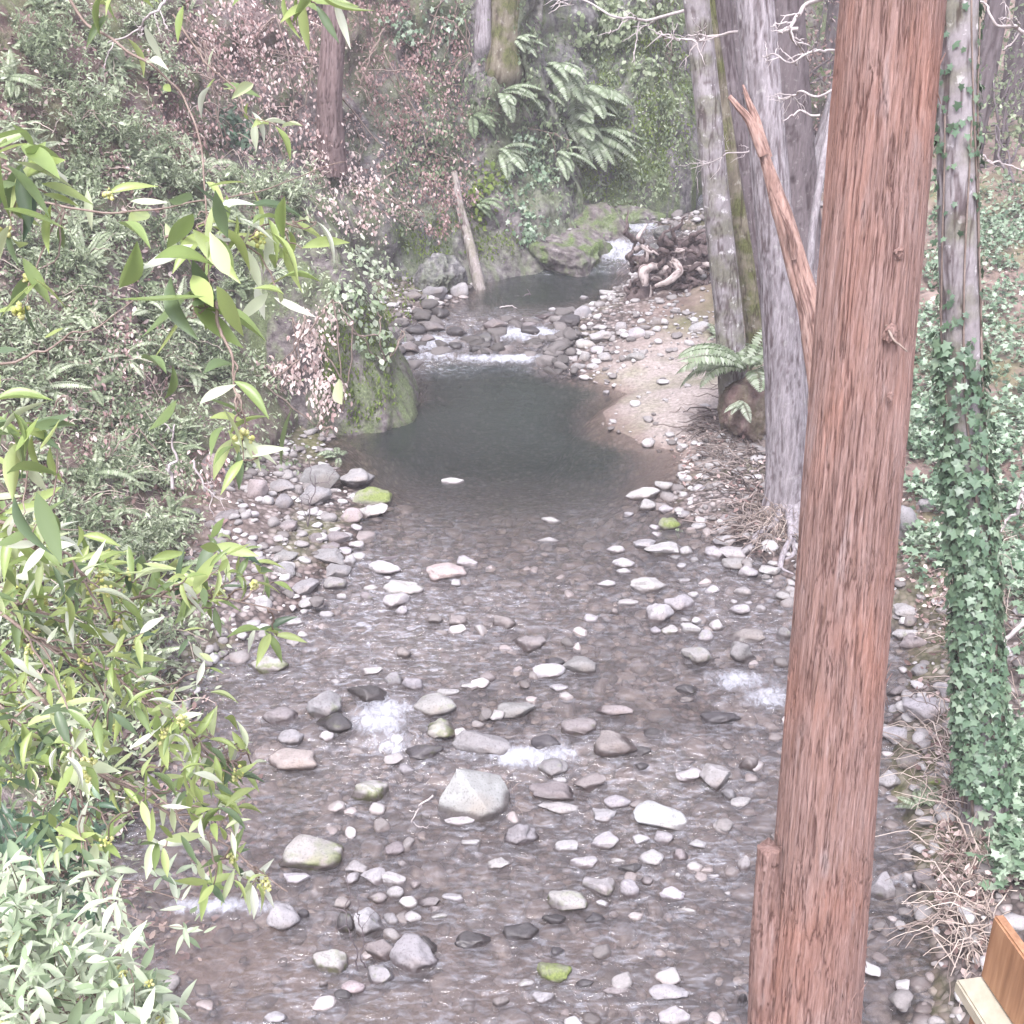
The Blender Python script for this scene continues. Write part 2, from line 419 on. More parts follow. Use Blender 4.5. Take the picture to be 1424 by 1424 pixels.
def DM(y): return np.interp(y, [5, 8, 10.6, 11.5, 12.5, 13.6, 15, 16.2, 17, 17.3, 18.6, 19.5, 21.2, 22, 30], [.12, .12, .13, .2, .34, .55, .85, .8, .5, .12, .15, .5, .5, .15, .2])

def ground_parts(x, y):
    n = np.stack([x, y, 0 * x], -1)
    wob = fbm(n * 1.6, 3, 5) * .10
    dl, dr = x - XL(y) + wob, XR(y) - x + wob
    d = np.minimum(dl, dr)
    w = zw(y)
    depth = DM(y) * sstep(-.02, np.interp(y, [5, 11, 13, 17, 18], [.5, .6, 1.1, .9, .5]), d)
    bed = w - .015 - depth + fbm(n * 5, 3, 9) * np.interp(y, [5, 11, 12.5, 16.5, 17.2], [.035, .035, .05, .05, .07])
    e = np.maximum(-d, 0)
    right = dr < dl
    rr = np.interp(y, [4, 8.5, 9.8, 11, 13, 14, 18, 22], [.95, .9, .75, .45, .55, .35, .5, .7])
    rs = np.interp(y, [4, 8.5, 9.8, 11, 13, 14, 18, 22], [.75, .7, .5, .16, .4, .22, .22, .3])
    up_r = rr * (1 - np.exp(-e * rs / rr)) + .05 * e + .45 * np.maximum(e - 9, 0) * sstep(9, 14, e)
    up_r += np.maximum(y - 25.5, 0) * .06 * sstep(0, 2, e) + np.maximum(y - 31, 0) * .55
    up_l = np.minimum(.22 * e, .9) + np.maximum(e - 6, 0) * .8
    up = np.where(right, up_r, up_l)
    rough = .03 + .05 * sstep(.3, 2, e)
    bank = w + up + fbm(n * 2.2, 4, 21) * rough * 1.5 + fbm(n * 9, 3, 31) * .02
    z = np.where(d > 0, bed, bank)
    return z, d, right, e, depth
def gz(x, y):
    return float(ground_parts(np.array([x]), np.array([y]))[0][0])

def axis(segs):
    out = []
    for a, b, s in segs: out += list(np.arange(a, b, s))
    return np.array(out)
gx = axis([(-70, -16, 4), (-16, -6, .6), (-6, -4, .12), (-4, 5.5, .055), (5.5, 9, .15), (9, 18, .6), (18, 74, 4)])
gy = axis([(-20, 3.5, 1), (3.5, 12, .06), (12, 19, .075), (19, 26, .12), (26, 36, .5), (36, 120, 4)])
GX, GY = np.meshgrid(gx, gy)
fx, fy = GX.ravel(), GY.ravel()
gzv, gd, gr, ge, gdep = ground_parts(fx, fy)
nx, ny = len(gx), len(gy)
def grid_faces(nx, ny):
    i = np.arange(ny - 1)[:, None] * nx + np.arange(nx - 1)[None]
    return np.stack([i, i + 1, i + nx + 1, i + nx], -1).reshape(-1, 4)
GV = np.stack([fx, fy, gzv], -1); GF = grid_faces(nx, ny)
sp = pz(955, 558, .4)
sandm = (1 - sstep(.75, 1.5, np.hypot((fx - sp[0]) / 1.05, (fy - sp[1]) / 1.9) + .25 * fbm(GV * 1.5, 2, 3))) * (fy > 12.9)
s2 = pz(430, 1385, -.1)
sandm = np.maximum(sandm, .8 * (1 - sstep(.4, 1.5, np.hypot((fx - s2[0]) / 1.5, (fy - s2[1]) / .85) + .4 * fbm(GV * 1.8, 2, 8))))
grav = np.clip(np.where(gd > 0, 1, 1 - sstep(.5, 2.2, ge + .5 * fbm(GV * .9, 3, 14))) * (1 - sandm), 0, 1)
wetm = np.where(gd > 0, 1, 1 - sstep(0.02, .10, gzv - zw(fy)))
ground = link('creek_ground', make_mesh('creek_ground', GV, [GF], M['ground'],
              {'gravel': grav, 'sand': sandm, 'wet': wetm, 'mossy': np.where(gd > 0, .25, .7)}))
tag(ground, kind='structure')

# water sheet
wx = axis([(-4.6, 5.6, .036)]); wy = axis([(2.5, 4.6, .1), (4.6, 9.5, .032), (9.5, 12, .04), (12, 17, .07), (17, 23, .045), (23, 34, .25)])
WX, WY = np.meshgrid(wx, wy); ax_, ay_ = WX.ravel(), WY.ravel()
wz_, wd, wr, we, wdep = ground_parts(ax_, ay_)
wp = np.stack([ax_, ay_, 0 * ax_], -1)
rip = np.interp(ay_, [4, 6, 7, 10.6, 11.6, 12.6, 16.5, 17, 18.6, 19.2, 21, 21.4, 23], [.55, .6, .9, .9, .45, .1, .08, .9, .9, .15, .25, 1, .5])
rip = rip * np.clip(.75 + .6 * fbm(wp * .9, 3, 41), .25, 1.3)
ch = fbm(wp * np.array([4.2, 6.0, 1]) + 0.35 * fbm(wp * 2, 2, 51)[:, None], 3, 61)
ch2 = 1 - np.abs(fbm(wp * np.array([5.5, 9.5, 1]), 2, 71)) * 2
foam_spots = [(527, 1000, .30, .36, 1.1), (545, 1035, .4, .2, .8), (560, 1045, .45, .16, .6), (735, 1055, .40, .15, 1.1), (775, 1050, .25, .14, .9), (655, 1050, .22, .10, .7), (1030, 948, .42, .18, .95), (1070, 972, .3, .2, .95), (960, 1015, .5, .12, .45), (880, 1010, .35, .09, .4),
              (310, 1262, .5, .10, 1.0), (330, 1225, .4, .12, .35), (240, 1210, .3, .15, .3), (300, 970, .25, .12, .3), (430, 1075, .35, .12, .3), (870, 920, .4, .1, .3), (1225, 1215, .15, .15, .3), (1252, 1228, .14, .16, .6), (1240, 1130, .14, .3, .35), (930, 870, .4, .1, .18), (600, 870, .5, .1, .2), (690, 800, .35, .08, .3), (650, 1080, .4, .1, .3),
              (700, 500, .9, .15, 1.2), (610, 497, .6, .2, .9), (735, 466, .6, .3, 1.25), (590, 478, .8, .35, 1.0), (560, 498, .3, .14, .9), (660, 468, .4, .2, .4), (740, 456, .35, .12, .7), (560, 470, .4, .25, .5),
              (872, 352, .55, .6, 1.5), (862, 372, .5, .3, 1.3), (885, 338, .5, .4, 1.4), (625, 670, .14, .03, .35)]
foam = np.zeros_like(ax_)
for u, v, sx, sy, a in foam_spots:
    c = pw(u, v)
    foam = np.maximum(foam, a * np.exp(-(((ax_ - c[0]) / sx) ** 2 + ((ay_ - c[1]) / sy) ** 2) * .9))
foam = np.clip(foam, 0, 1)
wzv = zw(ay_) + rip * (.032 * ch + .018 * ch2) * (1 - .2 * foam) + foam * .05 * np.abs(fbm(wp * 9, 3, 81)) + foam * .02
keep = wd > -.35
V = np.stack([ax_, ay_, wzv], -1); F = grid_faces(len(wx), len(wy)); F = F[keep[F].any(1)]
used = np.unique(F); remap = np.zeros(len(V), int); remap[used] = np.arange(len(used))
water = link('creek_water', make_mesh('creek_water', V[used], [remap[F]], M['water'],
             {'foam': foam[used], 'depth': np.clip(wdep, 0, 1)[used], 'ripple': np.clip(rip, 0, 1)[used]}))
tag(water, kind='structure')

# steep left bank and the cliff beyond, one wall that follows the shore
WALL = [(-60, 1424, .3, 1.3, .35), (40, 1262, .3, 1.3, .4), (150, 1100, .3, 1.25, .4), (215, 965, .4, 1.2, .5), (250, 860, .5, 1.15, .7), (222, 770, .6, 1.1, .8), (245, 700, .7, 1.0, .8), (320, 660, .6, .8, .7),
        (400, 600, .6, .6, .6), (470, 540, .5, .55, .5), (530, 498, .45, .55, .25), (556, 446, .6, .6, .15), (600, 404, .7, .45, .15), (680, 382, .68, .36, .1), (780, 376, .68, .34, .1), (838, 366, .7, .32, .1), (858, 338, 1.1, .3, 0), (842, 312, 1.2, .3, 0), (885, 290, 1.35, .28, 0), (930, 281, 1.5, .22, 0), (955, 266, 1.7, .22, 0)]
wb = np.array([pz(u, v, z) for u, v, z, _, _ in WALL]); wl = np.array([q[3] for q in WALL]); wsoil = np.array([q[4] for q in WALL])
ext = wb[-1] + np.array([[1.5, 3.5, .4], [5, 8, 1], [12, 11, 2.0]])
wb = np.vstack([np.array([[-6.5, 0, .2]]), wb, ext]); wl = np.concatenate([[1.4], wl, [.3, .5, .7]]); wsoil = np.concatenate([[.4], wsoil, [.2, .5, .5]])
seg = np.r_[0, np.cumsum(np.linalg.norm(np.diff(wb[:, :2], axis=0), axis=1))]
ss = np.arange(0, seg[-1], .085)
base = np.stack([np.interp(ss, seg, wb[:, k]) for k in range(3)], -1)
for _ in range(30): base[1:-1] = .25 * base[:-2] + .5 * base[1:-1] + .25 * base[2:]
tg = np.gradient(base, axis=0); 
for _ in range(60): tg[1:-1] = .25 * tg[:-2] + .5 * tg[1:-1] + .25 * tg[2:]
nrm = unit(np.stack([-tg[:, 1], tg[:, 0], 0 * tg[:, 0]], -1))       # into the hill
lean = np.interp(ss, seg, wl)
for _ in range(40): lean[1:-1] = .25 * lean[:-2] + .5 * lean[1:-1] + .25 * lean[2:]
soil_s = np.interp(ss, seg, wsoil)
tt = np.concatenate([np.arange(-.6, 6, .085), np.arange(6, 11, .3)])
S, T = np.meshgrid(np.arange(len(ss)), tt); S, T = S.ravel(), T.ravel()
B, Nn = base[S], nrm[S]
run = lean[S] * np.maximum(T, 0) + .03 * np.maximum(T - 3, 0) ** 2
y0 = B[:, 1]
under = .75 * np.exp(-((y0 - 18.6) / 1.1) ** 2) * np.exp(-((T - .35) / .55) ** 2) + .4 * np.exp(-((y0 - 22.2) / .8) ** 2) * np.exp(-((T - .3) / .5) ** 2)
under -= .55 * np.exp(-((y0 - 20.9) / .9) ** 2) * np.exp(-(np.maximum(T - .5, 0) / 1.2) ** 2)
P = B + Nn * (run + under)[:, None]; P[:, 2] += T
q = P * np.array([1, 1, .55])
ds = .28 * fbm(q * .9, 4, 101) + .42 * (1 - 2.2 * np.abs(fbm(P * np.array([.75, .75, .12]) + 3, 3, 107))) * sstep(14, 16.5, y0) + .20 * (1 - 2 * np.abs(fbm(q * 1.9, 4, 111))) + .09 * (1 - 2 * np.abs(fbm(P * np.array([4.5, 4.5, 2.2]), 3, 121)))
amp = np.clip(.35 + .5 * np.maximum(T, 0), .3, 1.15)
P = P + Nn * (ds * amp)[:, None]; P[:, 2] += (.10 * fbm(P * 1.7, 3, 131) * amp)
WV, WF = P, grid_faces(len(ss), len(tt))
hillsoil = np.clip(soil_s[S] + .5 * sstep(2.2, 4.5, T) * (y0 < 21) + .25 * fbm(P * .7, 3, 141), 0, 1)
mossy = np.clip(np.interp(y0, [5, 12, 15, 17, 19, 22, 24, 26], [.5, .5, .75, .8, .6, .6, 1, 1]) + .25 * fbm(P * .8, 3, 151), 0, 1)
cliff = link('creek_cliff', make_mesh('creek_cliff', WV, [WF], M['cliff'], {'soil': hillsoil, 'moss': mossy}))
tag(cliff, kind='structure')

# rock outcrop standing in the pool
V, F = ICO[6]; V = V.copy()
oc = pz(462, 600, .3) + np.array([-.15, .85, 0])
V = np.sign(V) * np.abs(V) ** .68
hgt = (V[:, 2] + 1) / 2
OVn = 0; rad = np.interp(hgt, [0, .2, .38, .65, .85, 1], [1.45, 1.24, 1.0, .78, .55, .4])
X = V[:, 0] * rad * 1.22 - .22 - .35 * hgt; Y = V[:, 1] * rad * .95 + .25 * hgt; Z = -.7 + hgt * 3.5
OV = np.stack([X, Y, Z], -1)
OV += unit(np.stack([V[:, 0], V[:, 1], .2 * V[:, 2]], -1)) * (.22 * fbm(OV * np.array([1.4, 1.4, .6]) + 7, 4, 161) + .10 * (1 - 2 * np.abs(fbm(OV * np.array([4.5, 4.5, 1.2]), 4, 171))))[:, None]
outcrop_me = make_mesh('rock_outcrop', OV, [F], M['cliff'], {'soil': np.full(len(OV), .25), 'moss': np.full(len(OV), .78)})
outcrop = link('rock_outcrop', outcrop_me); outcrop.location = (oc[0], oc[1], .3)
tag(outcrop, 'mossy grey rock outcrop jutting into the pool from the left bank', 'rock outcrop')

# ray picking on the built ground
_v = np.vstack([GV, WV, OV + np.array([oc[0], oc[1], .3])])
_f = np.vstack([GF, WF + len(GV)])
_polys = [tuple(r) for r in _f] + [tuple(r) for r in (F + len(GV) + len(WV))]
BVH = BVHTree.FromPolygons([tuple(r) for r in _v], _polys)
def hit(u, v):
    d = Vector(ray(u, v)).normalized()
    loc, n, i, t = BVH.ray_cast(Vector(CAM), d)
    if loc is None: return None
    n = np.array(n); 
    if np.dot(n, np.array(d)) > 0: n = -n
    return np.array(loc), n
def hit_down(x, y, z=30):
    loc, n, i, t = BVH.ray_cast(Vector((x, y, z)), Vector((0, 0, -1)))
    return np.array(loc) if loc is not None else np.array([x, y, 0])
# ------------------------------------------------------------------ stones, each one an object
# u v w h tone [label] : centre and size in the photograph; tone p pale, g grey, d dark wet, b brown lilac, k pinkish, m mossy
ST = '''
655 1107 100 66 P|large pale blue-grey wedge shaped boulder in mid stream|boulder
637 1142 54 14 p|long flat white stone lying at the foot of the pale wedge boulder
722 1163 51 33 g|grey rounded stone right of the pale wedge boulder with dry grass between
777 1124 56 18 p|long narrow white stone tilted up to its right, right of the wedge boulder
770 1102 66 26 b|broad lilac-brown slab behind the long tilted white stone
432 1188 85 48 n|big stone with white top and dark mossy flank in the left riffle|boulder
394 1281 44 40 p|angular pale block beside the small white water at lower left
510 1286 46 42 p|blocky pale cobble behind the striped stone cluster at lower left
482 1288 26 32 d|dark wet stone against the left side of a blocky pale cobble
570 1330 76 46 g|grey stone with white streaks, largest of the lower left cluster
528 1322 50 34 b|striped brown stone leaning on the streaked grey stone
531 1357 43 32 g|round speckled grey cobble in front of the streaked grey stone
461 1340 56 32 n|flat pale stone with a mossy hollow on top
491 1373 32 19 k|smooth pinkish oval stone in front of the mossy hollow stone
476 1385 26 16 d|small dark ridged stone like a shell in the sandy shallows
766 1355 58 30 m|bright moss-green stone alone in the lower stream
754 1388 34 17 p|small white stone just below the bright mossy stone
731 1368 22 13 p|tiny pale stone touching the left side of the bright mossy stone
928 1382 58 24 p|long white stone tilted in the ripples near the redwood foot
936 1414 45 26 p|rounded pale stone cut by the bottom edge near the redwood
921 1139 78 35 P|large flat pale slab with a squared left end in mid stream|boulder
995 1082 44 38 p|egg-shaped cream boulder standing upright left of the redwood|boulder
958 1078 36 18 p|pale flat stone leaning on the upright cream boulder
1014 1106 22 20 g|small grey cube-like stone below the upright cream boulder
1032 1116 34 14 p|thin pale stone tilted near the redwood, beside a cube-like stone
835 1232 49 32 p|wide pale flat-topped stone in the lower stream
794 1254 63 30 n|long grey stone with mossy underside before the wide flat-topped stone
878 1238 28 28 p|squarish white stone right of the wide flat-topped stone
936 1245 36 22 p|white stone with a dark wet rim in the lower right stream
907 1195 39 24 p|blocky white stone in the lower right group of white stones
839 1171 40 25 p|white hump-backed stone below the three grey mid-stream stones
786 1178 35 20 p|white stone half sunk left of the hump-backed one
812 1198 39 18 p|flat oval white stone below a half sunk white one
1035 1203 20 42 p|tall pale stone hidden half behind the redwood burl
510 965 60 32 d|black smooth wet boulder above the left white water|boulder
454 985 52 44 g|upright grey boulder left of the left white water|boulder
469 1008 56 32 d|dark round boulder with a lighter top, left edge of the white water|boulder
601 982 62 30 g|dark-bellied grey boulder right of the left white water|boulder
617 1015 46 32 n|block with pale top and black side right of the left white water
590 1045 50 27 d|low dark stone below the pale-topped block
548 947 25 22 g|round ball-like stone with a wet dark lower half
575 953 31 22 g|grey wet stone right of the ball-like stone
413 1056 75 30 k|long flat pinkish slab at the left edge of the riffle
405 1025 37 23 g|angular grey block above the pinkish slab
389 997 50 26 b|speckled brown boulder by the left bank leaves
673 1039 95 32 g|wide wet grey slab with water sliding over it
715 988 58 26 g|oval grey stone with pale top in mid riffle
803 1011 50 24 b|rounded brownish stone in the riffle above the mossy-brown slab
852 1034 66 34 b|broad brown slab with a knobbly top in mid riffle
760 1034 42 22 d|dark stone ringed by white water
769 1069 40 26 g|grey humped stone below the right-hand white water
806 925 50 26 g|smooth blue-grey stone with a squared top in the upper riffle
762 934 48 20 p|pale flat stone touching the smooth blue-grey stone
972 912 43 29 g|big grey round cobble, left one of a pair in the right riffle
1031 910 43 33 g|big grey round cobble, right one of a pair in the right riffle
915 855 42 30 p|boulder with white cap and grey streaked face at the bar's tip
944 839 45 25 p|smooth white sloping stone behind the white-capped boulder
905 815 56 22 p|broad white stone in the water at the right bar
370 926 62 25 n|loaf-shaped stone, white top and dark waterline, by the laurel leaves
562 819 56 22 p|flat white-grey stone with a dip, upper left riffle
552 836 36 25 p|round pale stone in front of the dipped flat stone
530 790 56 17 p|long pale log-like stone at the tail of the pool
618 797 56 20 k|flat pinkish slab tilted at the tail of the pool
648 781 34 12 p|pale stone behind the tilted pinkish slab
630 672 34 10 p|white-topped stone just breaking the surface of the dark pool
765 725 30 9 p|small pale stone in the pool with a twig on it
765 752 36 7 p|low flat white stone in the pool below the twig stone
843 547 9 8 p|tiny white round stone by the sandbar point
446 664 55 38 g|large dome-shaped grey boulder at the foot of the outcrop|boulder
496 668 46 28 p|smooth pale boulder with a ridge at the pool's left edge|boulder
516 693 56 28 m|mossy olive boulder jutting into the pool from the left bar|boulder
517 712 44 22 p|clean white stone below the mossy olive boulder
489 717 30 22 k|pinkish stone beside the clean white stone
435 688 50 30 g|wide grey boulder in front of the dome-shaped boulder
357 684 30 32 k|angular pinkish rock on the left gravel bar
294 649 40 36 k|leaning reddish slab on the slope above the left bar
396 772 36 22 g|angular wedge rock with pale face on the left bar
922 766 50 16 p|long white stone bent like an L at the pool's right tail
895 758 32 15 p|white sloping stone joined to the long bent one
893 687 50 13 p|long flat pale stone pointing into the pool from the right
922 675 27 14 p|pale rounded stone above the long flat one at the pool's right side
900 703 27 18 p|round white stone below the long flat pointing one
930 730 30 20 m|greenish pale stone with a small plant beside it
1020 770 44 22 p|big white stone, uphill one of a stack on the right bar
1024 784 40 16 g|grey stone under the big white stone on the right bar
1040 798 28 18 p|white pointed stone with a dark underside on the right bar
1009 753 35 16 p|large cream stone by the roots on the right bar
792 448 35 18 d|dark oval boulder at the head of the cascade|boulder
807 437 30 22 p|pale jagged rock behind the dark oval boulder
757 441 30 10 b|flat lilac stone in the upper pool before the cascade
837 467 34 20 p|pale pointed boulder at the edge of the upper gravel bar
884 463 27 16 p|rounded pale boulder right of the pointed one on the upper bar
884 496 28 13 g|flat grey stone on the upper gravel bar
914 447 22 12 b|lilac stone under the driftwood
605 407 34 26 g|round grey boulder at the foot of the cliff by the leaning log
638 405 26 24 p|pale boulder beside the foot of the leaning log
1288 980 64 40 p|large white angular rock on the right bank near the ivy trunk|boulder
1249 1019 44 24 p|pale flat block behind the redwood on the right bank
1226 1237 42 46 g|smooth grey wet boulder behind the redwood in the side channel|boulder
1284 1219 30 28 b|brown rounded stone in the side channel under dry twigs
1297 1234 32 24 b|muddy stone at the foot of the dry twig bank
1299 1086 46 14 m|flat greenish stone on the right bank
1262 730 42 62 g|dark grey standing boulder behind the redwood|boulder
1291 702 34 20 g|oval grey stone right of the standing boulder
1270 890 36 24 b|brownish stone above the still side pool
726 1298 52 25 d|dark wet stone with a pale rim awash in the lower stream
658 1308 50 24 d|sunken dark slab left of the rimmed wet stone
590 1318 34 28 d|dark stone right of the streaked grey stone
515 1100 50 34 n|pale mossy block in the left riffle above the sandy shallows
'''
ST2 = '''
476 831 15 11 p;509 833 20 17 b;516 819 20 12 p;538 804 12 7 p;559 850 18 14 p;454 856 20 13 p;406 864 37 11 p;430 840 30 14 p;424 815 42 22 g;469 812 37 21 g;470 794 36 24 g;395 791 30 18 g
364 839 28 22 p;421 884 14 11 p;485 901 17 9 b;562 909 21 17 b;697 864 40 17 b;636 866 31 17 b;605 821 20 7 p;634 812 14 11 p;518 933 31 12 p;454 1025 20 18 p;678 943 26 14 b;657 955 31 10 p
469 949 20 9 p;620 963 36 12 p;566 1070 24 15 g;730 893 32 18 b;866 784 32 12 p;843 812 28 11 p;946 788 17 8 p;868 795 22 7 p;950 808 20 7 p;989 821 22 14 p;965 828 20 11 p;875 839 34 9 p;821 860 25 11 p
854 852 11 11 b;1034 822 28 14 p;1031 847 34 14 p;1073 794 34 14 p;1068 809 17 9 p;1088 830 20 14 p;1020 838 12 9 p;1040 839 14 7 p;1058 847 16 10 p;998 871 24 18 p;960 875 28 17 p;951 864 17 10 p
968 865 16 12 p;980 885 24 20 p;932 877 24 12 p;912 877 15 11 g;1034 885 56 17 b;1090 881 22 26 g;777 957 25 11 p;769 922 31 12 d;734 894 48 22 b;957 961 34 17 d;954 974 22 10 b;1000 999 58 22 d
854 988 55 17 b;956 1061 30 10 b;1043 1061 30 25 b;821 1090 45 22 b;779 1085 22 12 p;1023 933 14 7 d;894 1045 24 12 d;908 1020 30 12 d;891 1065 24 15 d;655 1172 27 8 p;691 1201 38 18 p;548 1183 28 20 b
561 1201 20 12 b;497 1207 32 18 p;522 1219 39 24 p;490 1222 21 16 g;548 1224 35 20 p;577 1231 16 11 b;549 1242 24 19 p;524 1249 28 15 b;566 1255 28 19 p;596 1255 31 15 b;605 1265 22 10 b;608 1275 28 10 p
631 1249 32 15 p;575 1276 25 17 p;543 1278 24 17 g;475 1257 25 18 b;422 1274 16 28 d;450 1369 14 14 b;383 1416 34 16 p;697 1393 24 12 b;411 1223 40 20 p;857 1115 38 20 p;886 1119 23 12 b;839 1134 33 22 g
889 1169 30 14 p;924 1165 28 19 p;970 1174 28 12 p;945 1190 24 15 b;859 1198 24 10 p;877 1208 33 16 d;900 1225 17 13 b;942 1219 9 9 p;839 1257 20 11 p;990 1219 20 10 p;1013 1243 12 6 p;957 1267 30 10 p
827 1278 30 14 d;774 1325 21 14 d;813 1368 27 12 d;863 1379 48 14 b;772 1279 36 16 d;1032 1391 14 20 d;1249 984 26 13 p;1249 963 30 18 b;1316 960 26 20 p;1258 847 32 18 p;1277 932 24 17 g;1263 1057 32 20 b
1237 1087 32 28 p;1257 880 36 12 p;1266 861 30 16 b;391 677 40 14 g;373 696 18 14 p;396 696 28 20 g;482 746 18 13 p;496 758 22 12 p;482 765 20 8 p;468 746 36 16 b;459 759 28 13 b;440 747 22 15 b
389 748 17 10 p;394 789 32 17 p;422 778 20 11 p;459 775 46 18 g;487 781 16 17 p;498 775 24 12 p;400 731 28 14 b;315 718 34 14 b;352 715 16 10 p;294 728 26 15 b;541 777 30 6 b;495 733 16 7 p
873 716 18 8 p;928 709 28 10 p;910 734 17 8 p;975 723 19 9 p;971 731 20 8 p;1009 721 22 8 b;1009 736 26 7 p;914 744 17 9 p;857 764 27 13 p;954 767 18 15 p;1042 745 31 10 p;991 769 33 15 p
940 775 18 8 g;965 779 16 7 g;1043 762 19 11 p;1094 770 18 8 p;1075 783 15 8 p;952 665 13 7 p;973 679 19 9 p;950 714 18 8 g;768 432 11 9 p;847 409 28 6 p;811 415 14 9 p;864 455 20 14 p;840 497 23 14 p
830 486 20 12 p;812 495 16 17 p;814 477 30 16 p;802 490 15 10 p;774 492 25 16 d;797 499 15 10 p;804 509 22 12 p;824 509 17 10 p;974 455 33 12 p;575 412 24 14 b;610 439 30 20 d;603 456 32 16 b
638 463 34 14 d;571 486 32 18 b;578 460 30 16 d;634 482 22 12 d;670 470 30 14 d;690 452 34 14 b;554 476 24 16 d;596 472 26 12 b;736 454 22 10 b;696 467 20 10 d;735 461 30 12 d;662 487 26 12 d
'''
TONE = {'p': (.315, .31, .308), 'P': (.325, .335, .335), 'g': (.225, .222, .22), 'd': (.10, .097, .098), 'b': (.20, .183, .178), 'k': (.31, .275, .262), 'm': (.25, .25, .21), 'n': (.31, .305, .29)}
TWORD = {'p': 'pale', 'P': 'pale', 'g': 'grey', 'd': 'dark wet', 'b': 'brown', 'k': 'pinkish', 'm': 'mossy', 'n': 'mossy pale'}
def size_word(wm): return 'tiny' if wm < .13 else 'small' if wm < .22 else 'medium'
def zone(u, v):
    if v < 520: return ('among the cascade rocks below the upper pool' if u < 780 else 'on the upper gravel bar by the cascade')
    if u > 1180: return 'on the right bank behind the redwood'
    if v < 800 and u > 820: return 'on the right shore at the tail of the pool'
    if v < 860 and u < 515: return 'on the left gravel bar below the outcrop'
    if v < 900 and u > 840: return 'on the right bar in the upper riffle'
    if v < 980: return 'awash in the upper riffle'
    if v < 1110: return 'in the middle riffle near the white water'
    if u < 700: return 'in the lower left shallows'
    return 'in the lower stream left of the redwood'
STONE_N = 0
def add_stone(u, v, wpx, hpx, tone, label=None, cat=None, group=None):
    global STONE_N
    STONE_N += 1
    k = STONE_N; rg = np.random.default_rng(900 + k)
    # the ray to the middle of the stone meets water or bank
    p = pw(u, v)
    zz, dd, _, _, _ = ground_parts(p[0:1], p[1:2]); onwater = dd[0] > 0
    if not onwater:
        h = hit(u, v + hpx * .25); p = h[0]
    sa = (6 - p[2]) / np.linalg.norm(CAM - p); ca = math.sqrt(1 - sa * sa)
    t = np.dot(p - CAM, np.array([0, math.cos(PITCH), -math.sin(PITCH)]))
    Wm, Hm = wpx * t / F_PX, hpx * t / F_PX
    rx = Wm / 2; ry = min(rx * rg.uniform(.65, .95), .8 * Hm / 2 / sa); ry = max(ry, .3 * rx)
    q = (Hm / 2) ** 2 - (ry * sa) ** 2
    rz = math.sqrt(max(q, .0)) / ca; rz = max(rz, .42 * min(rx, ry * 1.4)); rz = min(rz, 1.5 * rx)
    sink = .25 if tone != 'd' else .1
    if onwater: z = zw(p[1]) + rz * (sink - (.35 if hpx < 11 else 0))
    else: z = p[2] + rz * .35
    d = ray(u, v); tt_ = (z - 6) / d[2]; c = CAM + d * tt_
    if not onwater: c[1] = p[1] + .1 * ry; c[0] = d[0] * c[1] / d[1]
    V, F = rock_shape(4 if wpx > 30 else 3, 300 + k * 7, rg.uniform(.2, .42) if wpx > 18 else .2, 11 if wpx > 18 else 7)
    if tone == 'P' and wpx == 100:                                # the wedge: a high back left, a low nose right
        V, F = rock_shape(5, 4242, .16, 2); V = V.copy(); rz = .80 * rx
        for nv, dv_ in (((.62, -.1, .78), .50), ((-.25, -.75, .6), .62), ((-.95, 0, .25), .78), ((.2, .5, .84), .62)):
            nv = unit(np.array(nv)); qd = V @ nv; V -= nv[None] * (np.maximum(qd - dv_, 0) * .93)[:, None]
        V /= np.abs(V).max(0)
    yaw = rg.uniform(-.25, .25); cy_, sy_ = math.cos(yaw), math.sin(yaw)
    L = V * np.array([rx, ry, rz * 1.15]) * 1.06
    roll = rg.uniform(-.16, .16)
    L = np.stack([L[:, 0] * math.cos(roll) - L[:, 2] * math.sin(roll), L[:, 1], L[:, 0] * math.sin(roll) + L[:, 2] * math.cos(roll)], -1)
    L = np.stack([L[:, 0] * cy_ - L[:, 1] * sy_, L[:, 0] * sy_ + L[:, 1] * cy_, L[:, 2]], -1)
    wob = fbm(V * 2.5 + k, 3, 3)
    if onwater:
        wl_ = zw(c[1]) - c[2]
        band = min(.05, .35 * rz) * (1 + .6 * wob) + (.3 * rz if tone in 'dbn' else 0)
        wet = 1 - sstep(band * .7, band * 1.2 + .008, L[:, 2] - wl_)
        if tone == 'd': wet = np.maximum(wet, .55)
    else: wet = np.zeros(len(L))
    moss = {'m': sstep(-.2, .3, L[:, 2] / rz + .5 * wob), 'n': .8 * sstep(0, .35, wob + .15) * (1 - .6 * sstep(.3, .9, L[:, 2] / rz))}.get(tone, .35 * sstep(.25, .5, wob) * (rg.random() < .25) + 0 * wob)
    kind = 'boulder' if cat == 'boulder' else ('river_stone' if wpx > 20 else 'cobble')
    o = link(kind, make_mesh(kind, L, [F], M['stone'], {'wet': wet, 'moss': moss}))
    o.location = c
    col = np.array(TONE[tone]) * rg.uniform(.85, 1.15) * np.array([1, rg.uniform(.965, 1.0), rg.uniform(.96, 1.03)])
    o.color = (*col, 1)
    if label is None:
        sw = size_word(Wm); zn = zone(u, v)
        label = f'{sw} {TWORD[tone]} rounded stone {zn}'
        group = f'{sw} {TWORD[tone]} stones {zn}'
    tag(o, label, cat or ('stone' if kind == 'river_stone' else 'cobble'), group)
    o['cat_size'] = float(Wm); del o['cat_size']
    return o
for ln in ST.strip().split('\n'):
    a = ln.split('|'); n = a[0].split()
    add_stone(float(n[0]), float(n[1]), float(n[2]), float(n[3]), n[4], a[1], a[2] if len(a) > 2 else None)
